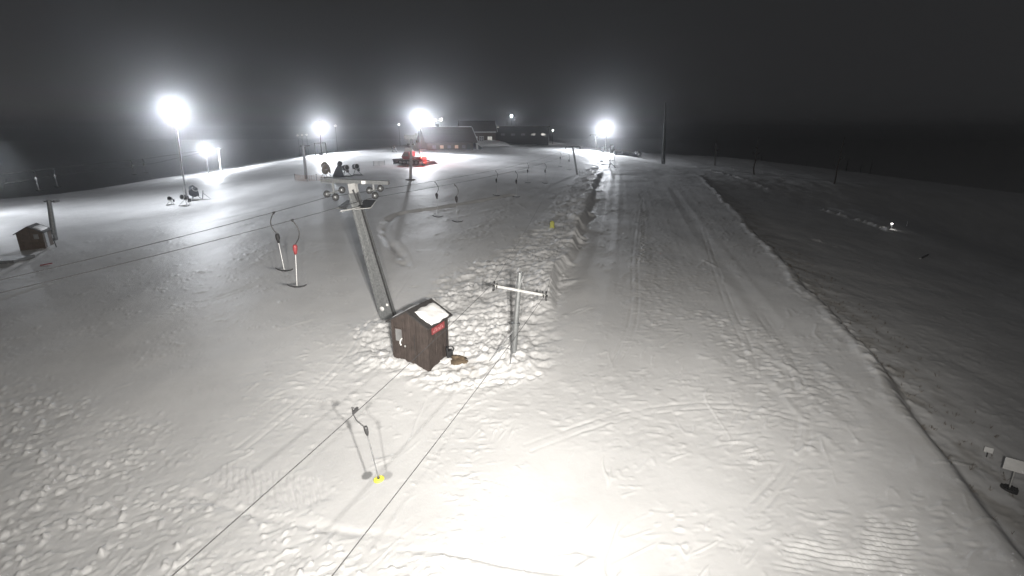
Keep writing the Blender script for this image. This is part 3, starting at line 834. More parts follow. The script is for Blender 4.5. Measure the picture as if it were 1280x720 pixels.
# control box with a hoop handle beside the hut
cb = on(562, 447); cb2 = thing('control_stand', 'black control box with a curved hoop handle at the right wall of the brown hut', 'control box', cb, .3)
MB().box((0, 0, .22), (.30, .34, .36)).box((-.12, 0, .45), (.10, .30, .26)).build('body', 'black', cb2, .03)
MB().tube([(-.12, -.05, .50), (-.02, -.08, .62), (.14, -.08, .62), (.22, -.05, .48), (.18, 0, .32)], .022, 8).build('handle', 'black', cb2)
MB().box((0, 0, .0), (.12, .12, .18)).build('foot', 'dark', cb2)
s = on(573, 453)
st = MB()
st.blob((0, 0, .02), (.42, .30, .17), 4, 12, .5).blob((.22, -.12, .0), (.26, .2, .12), 9, 10, .5)
tag(st.build('straw_heap', 'straw', loc=s), 'small brown heap of straw lying on the snow right of the hut', 'straw heap')
# yellow padded marker in the strip
s = on(690, 290)
pm = thing('padded_marker', 'yellow padded post standing in the churned snow strip', 'marker', s)
MB().lathe((0, 0, -.1), (0, 0, 1), [(0, .0), (0, .20), (.1, .23), (.62, .21), (.74, .15), (.78, 0)], 18).build('padding', mat('faded_yellow_padding', (.50, .50, .13), .7, 0, .2, 7, .4, 20), pm)
MB().tube([(0, 0, .7), (0, 0, .98)], .03, 8).build('post', 'grey', pm)

# ---- left hut with its pylon
lh = gpt(47, 309)
lhr = thing('lift_hut', 'small dark gabled hut at the far left beside a grey pylon', 'hut', (lh.x, lh.y, lh.z - .05), R(24))
lhr.scale = (.80, .80, .80)
l_, r_ = hut(lhr, 2.1, 2.2, 1.75, .62, 'timber')
roof_snow(r_, 2.1, 2.2, 1.75, .62, 1, .1, .95, .25, .9, .08, 12)
MB().box((.5, -1.11, 1.35), (.4, .03, .5)).build('window', 'glass', lhr)
MB().box((1.055, -.3, .85), (.03, .7, 1.6)).build('door', 'galv', lhr)
lp = on(68, 300)
lpt = at(61, 250, lp.y)
pc = thing('lift_pylon', 'grey tapered pylon standing beside the small hut at the far left', 'lift pylon', lp)
v = lpt - lp
MB().tube([Vector((0, 0, -.4)), v], [.24, .17], 14).build('pole', 'galv', pc)
MB().beam(v + Vector((-.45, 0, -.12)), v + Vector((.55, .1, -.15)), .12, .12).build('crossarm', 'grey', pc)
MB().box(v + Vector((.55, .1, -.1)), (.16, .5, .2)).build('sheave_bracket', 'grey', pc)
MB().box((.28, -.25, .25), (.35, .3, .5)).build('cabinet', 'grey', pc)
s = on(64, 306)
tag(MB().box((0, 0, .3), (.7, .5, .75), Matrix.Rotation(.3, 3, 'Z')).box((.1, 0, .8), (.3, .3, .3)).build('machine_box', 'grey', loc=on(60, 303)), 'grey machine box between the far left hut and its pylon', 'machine box')
s = on(71, 309)
rp_ = thing('marker_stick', 'short red and dark marker stick leaning by the left pylon', 'marker stick', s)
MB().tube([(0, 0, -.1), (-.12, 0, .75)], .035, 8).build('stick', 'dark', rp_)
s = on(56, 331)
rk = thing('marker_stick', 'red marker stick lying low on the snow below the left hut', 'marker stick', s)
MB().tube([(-.35, 0, .03), (.35, .25, .13)], .04, 8).build('stick', 'red', rk)
s = on(10, 325)
tag(MB().prism([(-1.9, -.9, -.3), (1.3, -.9, -.3), (1.3, -.9, .25), (-1.9, -.9, .05)], (0, 1.8, 0)).build('ramp_board', 'grey', loc=s), 'low grey ramp boards on the snow left below the small hut', 'ramp')

# ---- other lift pylons of the plateau
dbase = on(383, 224)
D1 = thing('lift_pylon', 'plain grey T topped pylon left of the snow guns, behind the leaning tower', 'lift pylon', dbase)
v = at(379, 183, dbase.y) - dbase
MB().beam((0, 0, -.4), v, .36, .30).build('pole', 'grey', D1)
MB().beam(v + Vector((-.45, 0, .05)), v + Vector((.95, 0, .10)), .16, .16).build('crossarm', 'grey', D1)
eb = on(513, 224)
E1 = thing('lift_pylon', 'pylon with stacked white sheave boxes in front of the red groomer', 'lift pylon', eb)
v = at(514, 172, eb.y) - eb
MB().beam((0, 0, -.4), v * .98, .34, .34).lathe((0, 0, -.05), (0, 0, 1), [(0, .75), (.08, .7), (.14, .2), (.14, 0)], 16).build('pole', 'grey', E1)
MB().box(v + Vector((-.2, 0, .1)), (1.5, .4, .55)).box(v + Vector((.65, 0, .2)), (.35, .5, .75), Matrix.Rotation(.4, 3, 'Y')).build('sheave_box', 'pale', E1, .03)
MB().box(v * .72 + Vector((-.35, 0, 0)), (1.0, .4, .5)).build('drive_box', 'pale', E1, .03)
MB().box(v * .84 + Vector((-.1, 0, 0)), (.9, .3, .2)).build('bracket', 'dark', E1)
# pylon behind the second lamp, and the cable that hangs in the dark beyond the left crest
cb_ = on(276, 214)
C2 = thing('lift_pylon', 'slim pale pylon on the crest right of the small left floodlight', 'lift pylon', cb_)
v = at(273, 186, cb_.y) - cb_
MB().tube([(0, 0, -.4), v], [.2, .15], 12).build('pole', 'pale', C2)
MB().beam(v + Vector((-.8, 0, 0)), v + Vector((.6, 0, 0)), .14, .14).build('crossarm', 'pale', C2)
C0 = at(-10, 219, 62); C1 = at(96, 207, 88); C1b = at(185, 198, 108)
for off, lab in ((Vector((0, 0, 0)), 'upper faint cable in the dark beyond the left crest'), (Vector((1.2, .0, -.95)), 'lower faint cable in the dark beyond the left crest')):
    cable([C0 + off, C1 + off, C1b + off, cb_ + v + Vector((off.x * .4 - .3, 0, off.z * .1 + .1))], lab, 'cables of the lift beyond the left crest', .02)
for P, Q, px, lab in ((C0, C1, 41, 'leftmost faint tow bar in the dark beyond the left crest'), (C0, C1, 65, 'faint tow bar in the dark right above the far left pylon'),
                      (C1, C1b, 163, 'faint tow bar beyond the left crest, left of the big floodlight'), (C1, C1b, 178, 'faint tow bar beyond the left crest, nearest to the big floodlight')):
    p = pt_line(P, Q, px)
    tbar(p - Vector((0, 0, .1)), 2.6, lab, 'tow bars beyond the left crest', 'pale', 1, Vector((.15, 0, 0)), 'pale', .8, .2, 1.3)

# ------------------------------------------------------------------ floodlights
LAMPS = []
def flood(base, top, label, heads=4, spread=1.4, frame=None, power=8000, rm='grey', aim=None, size=.42, group='floodlight masts on the slope', spot=None, r0=.115, rows=True):  # poles stay slim and dull
    root = thing('floodlight_mast', label, 'floodlight', base, 0, group)
    v = top - base
    MB().tube([Vector((0, 0, -.5)), v * .55, v + Vector((0, 0, .3))], [r0, r0 * .85, r0 * .6], 12).build('pole', rm, root)
    MB().beam(v + Vector((-spread / 2 - .1, 0, 0)), v + Vector((spread / 2 + .1, 0, 0)), .09, .09).build('crossarm', rm, root)
    a = (aim or Vector((0, -1, -.5))).normalized()
    for k in range(heads * (2 if rows else 1)):
        row, k = divmod(k, heads)
        if row and k == heads - 1 and heads > 1: continue
        t = 0 if heads == 1 else ((k + .5 * row) / (heads - 1) - .5)
        dirv = (a + Vector((t * 1.0, 0, 0))).normalized()
        c = v + Vector((t * spread, -.10, -size * .55 + row * size * 1.15))
        q = dirv.to_track_quat('Y', 'Z').to_matrix()
        h = MB().lathe(c - dirv * size * .36, dirv, [(0, 0), (0, size * .16), (size * .1, size * .2), (size * .3, size * .46), (size * .56, size * .5), (size * .58, size * .46), (size * .55, 0)], 18).beam(c + Vector((0, .02, size * (.45 - .9 * row))), v + Vector((t * spread, 0, 0)), .05, .05)
        hb = h.build('lamp_head', 'dark', root)
        MB().lathe(c + dirv * (size * .20), dirv, [(0, 0), (0, size * .45), (.02, size * .44), (.05, size * .25), (.06, 0)], 18).build('lamp_glass', 'lens', hb)
    def lamp(kind, nm, pos, pw, **kw):
        l = bpy.data.lights.new(nm, kind); l.energy = pw; l.color = kw.get('color', (.90, .94, 1.0)); l.shadow_soft_size = kw.get('soft', .55)
        if kind == 'SPOT': l.spot_size = kw['angle']; l.spot_blend = kw.get('blend', .9)
        o = bpy.data.objects.new(nm, l); COL.objects.link(o); o.parent = root; o.location = pos
        if kind == 'SPOT': o.rotation_euler = kw['dir'].to_track_quat('-Z', 'Y').to_euler()
        return o
    if power: lamp('POINT', 'lamp_light', v + a * (size * .2 + .3) + Vector((0, 0, -size * .55)), power)
    for sp_ in (spot or []):
        lamp('SPOT', 'lamp_beam', v + Vector(sp_[0]).normalized() * (size * .2 + .35) + Vector((0, 0, -size * .5)), sp_[1], angle=R(sp_[2]), dir=Vector(sp_[0]), blend=sp_[3] if len(sp_) > 3 else .9)
    return root, v

f1b = on(234, 256); f1b = gpt(233, 250); f1b.z = gz(f1b.x, f1b.y)
r1, v1 = flood(f1b, at(218, 136, f1b.y), 'tallest floodlight mast, at the left above the group of snow guns', 3, 1.0, power=8000, size=.50,
               spot=[((.86, -.46, -.13), 10500, 76, 1.0), ((.50, -.85, -.14), 9500, 80, 1.0)])
f2b = on(261, 217)
flood(f2b, at(255.5, 184, f2b.y), 'small floodlight mast on the left crest beside a slim pale pylon', 2, .6, power=6000, size=.46, spot=[((.9, .25, -.75), 16000, 140), ((.9, -.5, -.16), 9000, 80, 1.0), ((.50, -.85, -.14), 7500, 76, 1.0)])
f3b = on(402, 194)
r3, v3 = flood(f3b, at(399.5, 156, f3b.y), 'floodlight on a small service frame at the middle of the left crest', 2, .6, power=6500, size=.50, rm='dark', spot=[((.1, .3, -1), 14000, 150), ((.85, -.6, -.2), 18000, 76, 1.0), ((.34, -.94, -.2), 11000, 90, 1.0)])
for xx in (-1.25, 1.35):
    MB().beam((xx, -.3, -.3), (xx, -.3, 2.9), .14, .14).build('frame_leg', 'grey', r3)
MB().beam((-1.3, -.3, 2.85), (1.4, -.3, 2.95), .12, .12).build('frame_rail', 'grey', r3)
MB().box((0, -.3, .35), (.9, .5, .6)).build('cabinet', 'dark', r3)
f4b = on(524, 193)
flood(f4b, at(524, 146, f4b.y), 'bright floodlight mast behind the red groomer, left of the chalet', 3, 1.0, power=7500, size=.56, rm='dark', spot=[((.8, -.2, -.6), 26000, 90), ((.80, -1, -.18), 38000, 70, 1.0), ((.17, -1, -.18), 10000, 90, 1.0)])
f5b = on(757, 191)
r5, v5 = flood(f5b, at(758, 159, f5b.y), 'bright floodlight mast on the crest at the top of the churned strip', 3, 1.0, power=11000, size=.56, rm='dark', spot=[((-.6, -.1, -.8), 36000, 120), ((-.75, -1, -.18), 26000, 66, 1.0), ((-.16, -1, -.18), 9000, 80, 1.0)])
for xx, zz in ((-1.0, 1.5), (1.6, 2.2)):
    MB().box((xx, -.4, zz / 2 - .1), (.9, .6, zz)).build('cabinet', 'dark', r5)
f6b = on(640, 177)
r6, v6 = flood(f6b, at(639.5, 143, f6b.y), 'dimmer distant floodlight on a lattice gantry right of the chalet', 1, .4, power=1800, size=.9, rm='grey', rows=False)
for xx in (-2.0, 1.6):
    g = MB()
    for q in (-.25, .25): g.beam((xx + q, 0, -.4), (xx + q, 0, v6.z * .82), .10, .10)
    for k in range(9): g.beam((xx - .25, 0, v6.z * .82 * k / 9), (xx + .25, 0, v6.z * .82 * (k + 1) / 9), .07, .07)
    g.build('lattice_leg', 'galv', r6)
MB().beam((-2.1, 0, v6.z * .45), (1.8, 0, v6.z * .45), .14, .14).beam((-2.1, 0, v6.z * .83), (1.8, 0, v6.z * .83), .14, .14).build('gantry_rail', 'galv', r6)

f7b = on(-24, 268)
flood(f7b, at(-26, 200, f7b.y), 'floodlight mast beyond the far left hut, at the left edge of the slope', 2, .6, power=2500, size=.46, spot=[((.8, -.1, -.25), 1800, 84, 1.0)])

LAST = None
def street_lamp(base, h, label, r=.16, energy=0, group='small distant lamps', emat='lens_small'):
    global LAST
    root = LAST = thing('street_lamp', label, 'lamp', base, 0, group)
    MB().tube([(0, 0, -.4), (0, 0, h)], [.09, .06], 8).build('pole', 'grey', root)
    hd_ = MB().lathe((0, 0, h), (0, 0, 1), [(0, 0), (0, r * 1.2), (r * .5, r * .7), (r * .6, 0)], 12).build('lamp_head', 'dark', root)
    MB().lathe((0, 0, h - r * 1.6), (0, 0, 1), [(0, 0), (.1 * r, r * .7), (r * .8, r), (r * 1.5, r * .8), (r * 1.55, 0)], 12).build('lamp_glass', emat, hd_)
    if energy:
        l = bpy.data.lights.new('lamp_light', 'POINT'); l.energy = energy; l.color = (1, .97, .92); l.shadow_soft_size = .15
        o = bpy.data.objects.new('lamp_light', l); COL.objects.link(o); o.parent = root; o.location = (0, -r * 1.5, h - r * 2.2)
    return root
for px, py, y, r, en, lab in ((551, 148, 172, .45, 160, 'larger of the two lamps close right of the bright chalet floodlight'), (544, 149, 178, .30, 100, 'smaller lamp between the bright chalet floodlight and its larger neighbour'),
                              (498.5, 155, 230, .32, 0, 'small distant lamp in the dark left of the bright chalet floodlight'), (419, 156.5, 250, .30, 0, 'small distant lamp in the dark right of the middle crest floodlight'),
                              (691, 162, 232, .30, 150, 'small distant lamp between the chalet roofs and the churned strip'),
                              (372, 169, 300, .22, 0, 'faint left lamp of the row in the valley beyond the left crest'), (377, 168.5, 300, .22, 0, 'faint middle lamp of the row in the valley beyond the left crest'), (383, 168, 300, .2, 0, 'faint right lamp of the row in the valley beyond the left crest')):
    p = at(px, py, y); g_ = gz(p.x, p.y)
    street_lamp(Vector((p.x, p.y, g_)), p.z - g_, lab, r, en)
for px, py, y, r, en, lab in ((1113, 289, 71, .12, 6, 'bright small lamp on the dark slope at the far right'), (1131.5, 292, 75, .045, 0, 'faint tiny lamp right of the bright small lamp on the dark right slope')):
    p = at(px, py, y); g_ = gz(p.x, p.y)
    street_lamp(Vector((p.x, p.y, g_)), max(p.z - g_, .8), lab, r, en)
    if en:
        dv = (gpt(1072, 277) + Vector((0, 0, .2)) - p).normalized()
        l = bpy.data.lights.new('lamp_beam', 'SPOT'); l.energy = 14000; l.spot_size = R(18); l.spot_blend = 1.0; l.color = (1, .95, .88); l.shadow_soft_size = .1
        o = bpy.data.objects.new('lamp_beam', l); COL.objects.link(o); o.location = p + dv * .45; o.rotation_euler = dv.to_track_quat('-Z', 'Y').to_euler(); o.parent = LAST; o.location = Vector(o.location) - Vector(LAST.location)

# the camera's own mast with the two floodlights that light the near slope
cm = thing('floodlight_mast', 'steel camera mast with two floodlights, at the foot of the near slope', 'floodlight', (0, -.55, gz(0, -.55)), 0, 'floodlight masts on the slope')
ht = CZ - gz(0, -.55)
MB().tube([(0, 0, -.6), (0, 0, ht + .6)], [.2, .1], 14).build('pole', 'galv', cm)
MB().beam((-1.0, .12, ht - .25), (1.9, .12, ht - .25), .08, .08).build('crossarm', 'galv', cm)
def aimdir(az, dep): return (math.sin(R(az)) * math.cos(R(dep)), math.cos(R(az)) * math.cos(R(dep)), -math.sin(R(dep)))
NEAR = [((1.0, -.1, CZ - .30), aimdir(-7, -3.3), 22500, 143), ((-.70, -.1, CZ - .28), aimdir(-9.9, -3.3), 11500, 143),
        ((1.65, -.1, CZ - .30), aimdir(-14.3, 8.4), 25000, 52), ((1.32, -.1, CZ - .80), aimdir(16, 39), 5600, 72)]
for pos, dr, pw, ang in NEAR:
    dv = Vector(dr).normalized(); pos = Vector(pos)
    lc = pos - Vector(cm.location) - dv * .42
    q = dv.to_track_quat('Y', 'Z').to_matrix()
    hb = MB().box(lc, (.5, .2, .4), q).beam(lc, (lc.x, .12, ht - .25), .06, .06).build('lamp_head', 'dark', cm)
    MB().box(lc + dv * .115, (.44, .016, .34), q).build('lamp_glass', 'lens', hb)
    l = bpy.data.lights.new('lamp_beam', 'SPOT'); l.energy = pw; l.spot_size = R(ang); l.spot_blend = 1.0; l.color = (1.0, .955, .89); l.shadow_soft_size = .09
    o = bpy.data.objects.new('lamp_beam', l); COL.objects.link(o); o.parent = cm; o.location = pos - Vector(cm.location)
    o.rotation_euler = dv.to_track_quat('-Z', 'Y').to_euler()

# ------------------------------------------------------------------ snow guns
def snow_gun(base, label, rz, pitch, s=1.0, body='navy', frame='grey', mast=0.0, cover=False, group='snow guns on the slope'):
    root = thing('snow_gun', label, 'snow gun', base, rz, group); root.scale = (s, s, s)
    f = MB()
    for a, b in (((-.75, -.65, 0), (.75, -.65, 0)), ((-.75, -.65, 0), (0, .95, 0)), ((.75, -.65, 0), (0, .95, 0)),
                 ((-.75, -.65, 0), (0, -.05, .95)), ((.75, -.65, 0), (0, -.05, .95)), ((0, .95, 0), (0, -.05, .95))):
        f.tube([Vector(a) + Vector((0, 0, .06)), Vector(b) + Vector((0, 0, .06))], .045, 8)
    for q in ((-.75, -.65), (.75, -.65), (0, .95)): f.box((q[0], q[1], .03), (.22, .22, .06))
    f.build('stand', frame, root)
    z = 1.35
    y = MB().tube([(0, -.05, .9), (0, -.05, 1.0 )], .09, 10)
    y.beam((-.48, -.05, 1.0), (.48, -.05, 1.0), .08, .08).beam((-.47, -.05, .98), (-.47, -.05, z), .07, .07, (0, 1, 0)).beam((.47, -.05, .98), (.47, -.05, z), .07, .07, (0, 1, 0))
    y.build('yoke', frame, root)
    d = Vector((0, -math.cos(pitch), math.sin(pitch))); c = Vector((0, -.05, z))
    dr = MB().lathe(c - d * .55, d, [(0, .22), (0, .33), (.08, .40), (.55, .42), (1.0, .37), (1.1, .36), (1.1, .31), (.4, .33), (.4, .0)], 22).build('drum', body, root)
    rg = MB().lathe(c + d * .50, d, [(0, .37), (0, .43), (.09, .43), (.09, .36)], 22)
    for k in range(12):
        g = 2 * math.pi * k / 12; a = d.cross(Vector((1, 0, 0))); q = c + d * .60 + (Vector((1, 0, 0)) * math.cos(g) + a * math.sin(g)) * .39
        rg.tube([q, q + d * .06], .02, 6)
    rg.build('nozzle_ring', 'pale', dr)
    MB().lathe(c - d * .60, d, [(0, .0), (.02, .16), (.05, .22), (.06, .30), (.03, .32)], 18).build('fan_grill', 'grey', dr)
    MB().box((.58, .2, .85), (.25, .45, .55)).build('control_box', body, root, .02)
    if cover:
        MB().blob((0, .05, 1.35), (.62, .75, .75), int(base.x * 10) % 97, 12, .35).build('cover', body, root)
    if mast:
        MB().tube([(0, .1, .9), (0, .25, mast)], .045, 8).beam((-.35, .2, mast * .7), (.35, .2, mast * .7), .05, .05).tube([(-.32, .2, .9), (-.32, .2, mast * .98)], .03, 6).tube([(.32, .2, .9), (.32, .2, mast * .92)], .03, 6).build('mast_frame', frame, root)
    return root

snow_gun(on(214, 256), 'small low snow gun with dark drum, leftmost of the group below the tallest floodlight', R(25), .15, .62, 'navy', 'pale')
snow_gun(on(233, 257), 'snow gun with tall frame in the middle of the group below the tallest floodlight', R(-10), .2, .78, 'dark', 'pale', 3.3)
snow_gun(on(244, 250), 'large dark covered snow gun, rightmost of the group below the tallest floodlight', R(60), .7, .90, 'navy', 'grey', 0, True)
s = on(250, 250)
sl = thing('tow_sled', 'low pale tubular sled with an upright post beside the dark covered snow gun', 'sled', s, .1)
m = MB().tube([(-1.3, -.3, .12), (1.2, -.3, .12)], .05, 8).tube([(-1.3, .3, .12), (1.2, .3, .12)], .05, 8).tube([(1.2, -.3, .12), (1.75, 0, .1), (1.2, .3, .12)], .05, 8)
for q in (-1.0, 0, 1.0): m.beam((q, -.3, .12), (q, .3, .12), .06, .05)
m.build('runner_frame', 'pale', sl)
MB().tube([(.35, 0, .1), (.6, 0, 1.3)], .06, 8).beam((.6, 0, .9), (1.4, 0, .15), .06, .06).build('post', 'grey', sl)
snow_gun(on(408, 222), 'tan canvas covered snow gun, leftmost of the group behind the leaning tower', R(20), .3, 1.0, 'tan', 'tan', 0, True)
snow_gun(on(432, 221), 'snow gun with round dark drum facing right, behind the upright one near the leaning tower', R(50), .1, .95, 'dark', 'grey')
snow_gun(on(445, 219), 'snow gun with round dark drum, rightmost of the group behind the leaning tower', R(40), .1, .95, 'black', 'grey')
# tall tilted gun of that group
b_ = on(424, 222)
tg = thing('snow_gun', 'tall dark snow gun tilted steeply upwards, in the group behind the leaning tower', 'snow gun', b_, R(12), 'snow guns on the slope')
MB().tube([(-.9, -.3, .05), (.9, -.3, .05)], .06, 8).tube([(-.9, .4, .05), (.9, .4, .05)], .06, 8).beam((-.6, -.3, .05), (-.6, .4, .05), .08, .08).beam((.6, -.3, .05), (.6, .4, .05), .08, .08).tube([(1.3, 0, .1), (2.4, -.3, .35)], .06, 8).build('sled_frame', 'grey', tg)
MB().prism([(-.95, -.35, .12), (.75, -.35, .12), (.50, -.30, .95), (.35, -.25, 1.75), (-.05, -.25, 1.75), (-.45, -.30, 1.1)], (0, .65, 0)).build('canvas_body', 'navy', tg, .08)
dd = Vector((.45, -.1, .9)).normalized(); c_ = Vector((.10, .02, 1.62))
MB().lathe(c_, dd, [(0, .20), (.1, .30), (.35, .36), (.60, .33), (.74, .22), (.80, .0)], 18).build('drum', 'black', tg)
snow_gun(on(492, 190), 'small distant snow gun half lost in the dark left of the stacked white sheave boxes', R(30), .1, .8, 'dark', 'dark')

# ------------------------------------------------------------------ fences and barriers
def net_fence(pts, h, label, m='net', posts='dark'):
    root = thing('net_fence', label, 'fence', pts[0], 0)
    P = [p - pts[0] for p in pts]
    for p in P: MB().tube([p + Vector((0, 0, -.2)), p + Vector((0, 0, h + .12))], .035, 8).build('post', posts, root)
    mb = MB()
    for a, b in zip(P[:-1], P[1:]):
        d = b - a
        for k in range(5): mb.beam(a + Vector((0, 0, h * (.1 + .9 * k / 4))), b + Vector((0, 0, h * (.1 + .9 * k / 4) - .05)), .02, .035)
        nseg = max(3, int(d.length / .3))
        for k in range(nseg + 1): mb.beam(a + d * (k / nseg) + Vector((0, .012, h * .1)), a + d * (k / nseg) + Vector((0, .012, h * .98)), .02, .03)
    mb.build('net', m, root)
    return root
net_fence([on(369, 226), on(384, 227), on(396, 226), on(406, 227)], .85, 'low brownish net fence around the foot of the grey T topped pylon', 'net')
net_fence([on(467, 208), on(474, 207.5), on(481, 206.5)], .8, 'short low net fence left of the red groomer blade', 'tan')
net_fence([on(724, 221), on(732, 222), on(739, 221)], .9, 'low dark net fence at the foot of the dark slanting pylon', 'dark')
g1, g2 = on(755, 211), on(768, 214)
gf = thing('gate_frame', 'thin dark gate frame with crossed braces in the snow below the crest floodlight', 'gate', on(762, 209))
o_ = Vector(gf.location)
hgt = 3.0
MB().tube([Vector((0, 0, -.3)), Vector((0, 0, hgt))], .085, 8).build('post', 'dark', gf)
MB().tube([Vector((1.0, -1, -.3)), Vector((.75, -1, 2.6))], .05, 8).build('stay', 'grey', gf)
MB().beam((-1.3, 0, 1.45), (.9, 0, 1.5), .09, .09).beam((-1.2, 0, .5), (.2, 0, .55), .07, .07).build('rail', 'dark', gf)
MB().beam((0, -.2, 1.0), (.9, -2.2, .05), .10, .10).beam((.1, -.6, .7), (-.7, -2.4, .05), .10, .10).build('brace', 'dark', gf)
# dark pads along the crest right of the floodlight
cpb = [on(768, 193), on(777, 194), on(786, 195), on(795, 196.5)]
for k in range(3):
    a, b = cpb[k], cpb[k + 1]; d = b - a
    lab = ['dark crash pad on the crest next to the floodlight, left one of the row', 'dark crash pad in the middle of the row on the crest', 'dark crash pad at the right end of the row on the crest'][k]
    r_ = thing('crash_pad', lab, 'crash pad', a, math.atan2(d.y, d.x), 'crash pads on the crest')
    dl = math.hypot(d.x, d.y) * .97
    MB().prism([(0, -.35, -.15), (dl, -.35, -.15 + d.z), (dl, -.35, 1.0 + d.z), (0, -.35, 1.05)], (0, .7, 0)).build('padding', 'navy', r_, .10)
    MB().box((dl * .5, -.37, .45 + d.z * .5), (dl * .9, .03, .06)).build('strap', 'dark', r_)
s = on(797, 196.5)
sb = thing('groomer_reel', 'dark hose reel with a pale hub at the right end of the crash pads', 'hose reel', s, .3)
MB().lathe((0, -.5, .85), (0, 1, 0), [(0, 0), (0, .95), (.08, .95), (.1, .5), (.9, .5), (.92, .95), (1.0, .95), (1.0, 0)], 24).build('reel', 'dark', sb)
MB().lathe((0, -.53, .85), (0, 1, 0), [(0, 0), (0, .25), (.02, .25), (.02, 0)], 16).build('hub', 'white', sb)
MB().beam((-1.2, 0, .05), (1.2, 0, .05), .9, .12).beam((-.9, 0, .1), (0, 0, .85), .08, .08).beam((.9, 0, .1), (0, 0, .85), .08, .08).build('stand', 'dark', sb)

# ------------------------------------------------------------------ snow groomer
gb = on(517, 205)
gr = thing('snow_groomer', 'red snow groomer with lit red rear lamps, in front of the chalet', 'snow groomer', gb, R(158))
# local: +X forward (blade), +Z up
def track_side(y0):
    pts = [(-2.6, .35), (-2.35, .12), (-1.9, .02), (1.5, .02), (2.1, .18), (2.35, .50), (2.15, .80), (1.7, .92), (-2.0, .92), (-2.5, .72)]
    t = MB().prism([(x, y0, z) for x, z in pts], (0, 1.25, 0)).build('track', 'black', gr, .03)
    lugs = MB()
    for i in range(len(pts)):
        a, b = Vector((pts[i][0], 0, pts[i][1])), Vector((pts[(i + 1) % len(pts)][0], 0, pts[(i + 1) % len(pts)][1]))
        nn = max(1, int((b - a).length / .28))
        for k in range(nn):
            q = a + (b - a) * ((k + .5) / nn); dirv = (b - a).normalized()
            lugs.beam((q.x, y0 - .02, q.z), (q.x, y0 + 1.27, q.z), .05, .14, dirv)
    lugs.build('track_cleats', 'galv', t)
    for k in range(5):
        xx = -1.9 + k * .9; ys = y0 - .02 if y0 < 0 else y0 + 1.27
        MB().lathe((xx, ys - .04, .45), (0, 1, 0), [(0, 0), (0, .30), (.08, .30), (.08, 0)], 16).build('road_wheel', 'grey', t)
track_side(-2.0); track_side(.75)
MB().box((-.3, 0, .85), (4.4, 1.6, .55)).box((-1.2, 0, 1.35), (2.4, 2.5, .55)).prism([(-2.45, -1.2, 1.1), (-2.45, -1.2, 1.55), (-1.9, -1.2, 1.62), (-1.9, -1.2, 1.1)], (0, 2.4, 0)).build('body', 'red', gr, .05)
cab = MB().prism([(.10, -1.05, 1.05), (1.85, -1.05, 1.05), (2.05, -1.05, 1.55), (1.35, -1.05, 2.45), (.20, -1.05, 2.50)], (0, 2.1, 0)).build('cab', 'red', gr, .06)
MB().prism([(.35, -1.075, 1.55), (1.85, -1.075, 1.55), (1.30, -1.075, 2.32), (.40, -1.075, 2.34)], (0, .02, 0)).prism([(.35, 1.055, 1.55), (1.85, 1.055, 1.55), (1.30, 1.055, 2.32), (.40, 1.055, 2.34)], (0, .02, 0)).prism([(2.03, -.9, 1.62), (2.06, -.9, 1.62), (1.42, -.9, 2.40), (1.38, -.9, 2.40)], (0, 1.8, 0)).build('cab_window', 'glass', cab)
MB().box((.9, 0, 2.54), (1.1, 1.9, .08)).build('cab_roof', 'white', cab, .03)
for yy in (-.6, .6):
    MB().box((1.5, yy, 2.60), (.15, .25, .16)).build('work_lamp', 'pale', cab)
bl = MB().prism([(2.9, -2.4, .05), (3.1, -2.4, .0), (3.05, -2.4, .5), (3.25, -2.4, 1.05), (3.12, -2.4, 1.08), (2.9, -2.4, .55)], (0, 4.8, 0))
bl.build('blade', 'dark', gr)
MB().beam((1.9, -.6, .5), (2.95, -.6, .45), .14, .16).beam((1.9, .6, .5), (2.95, .6, .45), .14, .16).build('blade_arm', 'dark', gr)
MB().beam((-2.4, 0, .6), (-3.3, 0, .55), .8, .14).lathe((-3.4, -2.2, .28), (0, 1, 0), [(0, 0), (0, .26), (4.4, .26), (4.4, 0)], 14).prism([(-3.7, -2.25, .2), (-3.1, -2.25, .5), (-3.4, -2.25, .62), (-4.2, -2.25, .08)], (0, 4.5, 0)).build('tiller', 'dark', gr)
for yy in (-1.0, 1.0):
    MB().box((-2.48, yy, 1.42), (.06, .34, .22)).build('rear_lamp', 'tail', gr)
MB().tube([(-1.9, 0, 1.6), (-1.9, 0, 2.0)], .04, 8).lathe((-1.9, 0, 2.0), (0, 0, 1), [(0, .0), (0, .13), (.18, .11), (.24, 0)], 12).build('beacon', 'tail', gr)
def pl(parent, pos, en, col, rad=.1):
    l = bpy.data.lights.new('lamp_light', 'POINT'); l.energy = en; l.color = col; l.shadow_soft_size = rad
    o = bpy.data.objects.new('lamp_light', l); COL.objects.link(o); o.parent = parent; o.location = pos; return o
pl(gr, (-1.95, 0, 2.35), 500, (1, .10, .08)); pl(gr, (-2.8, -.6, 1.6), 350, (1, .12, .09))

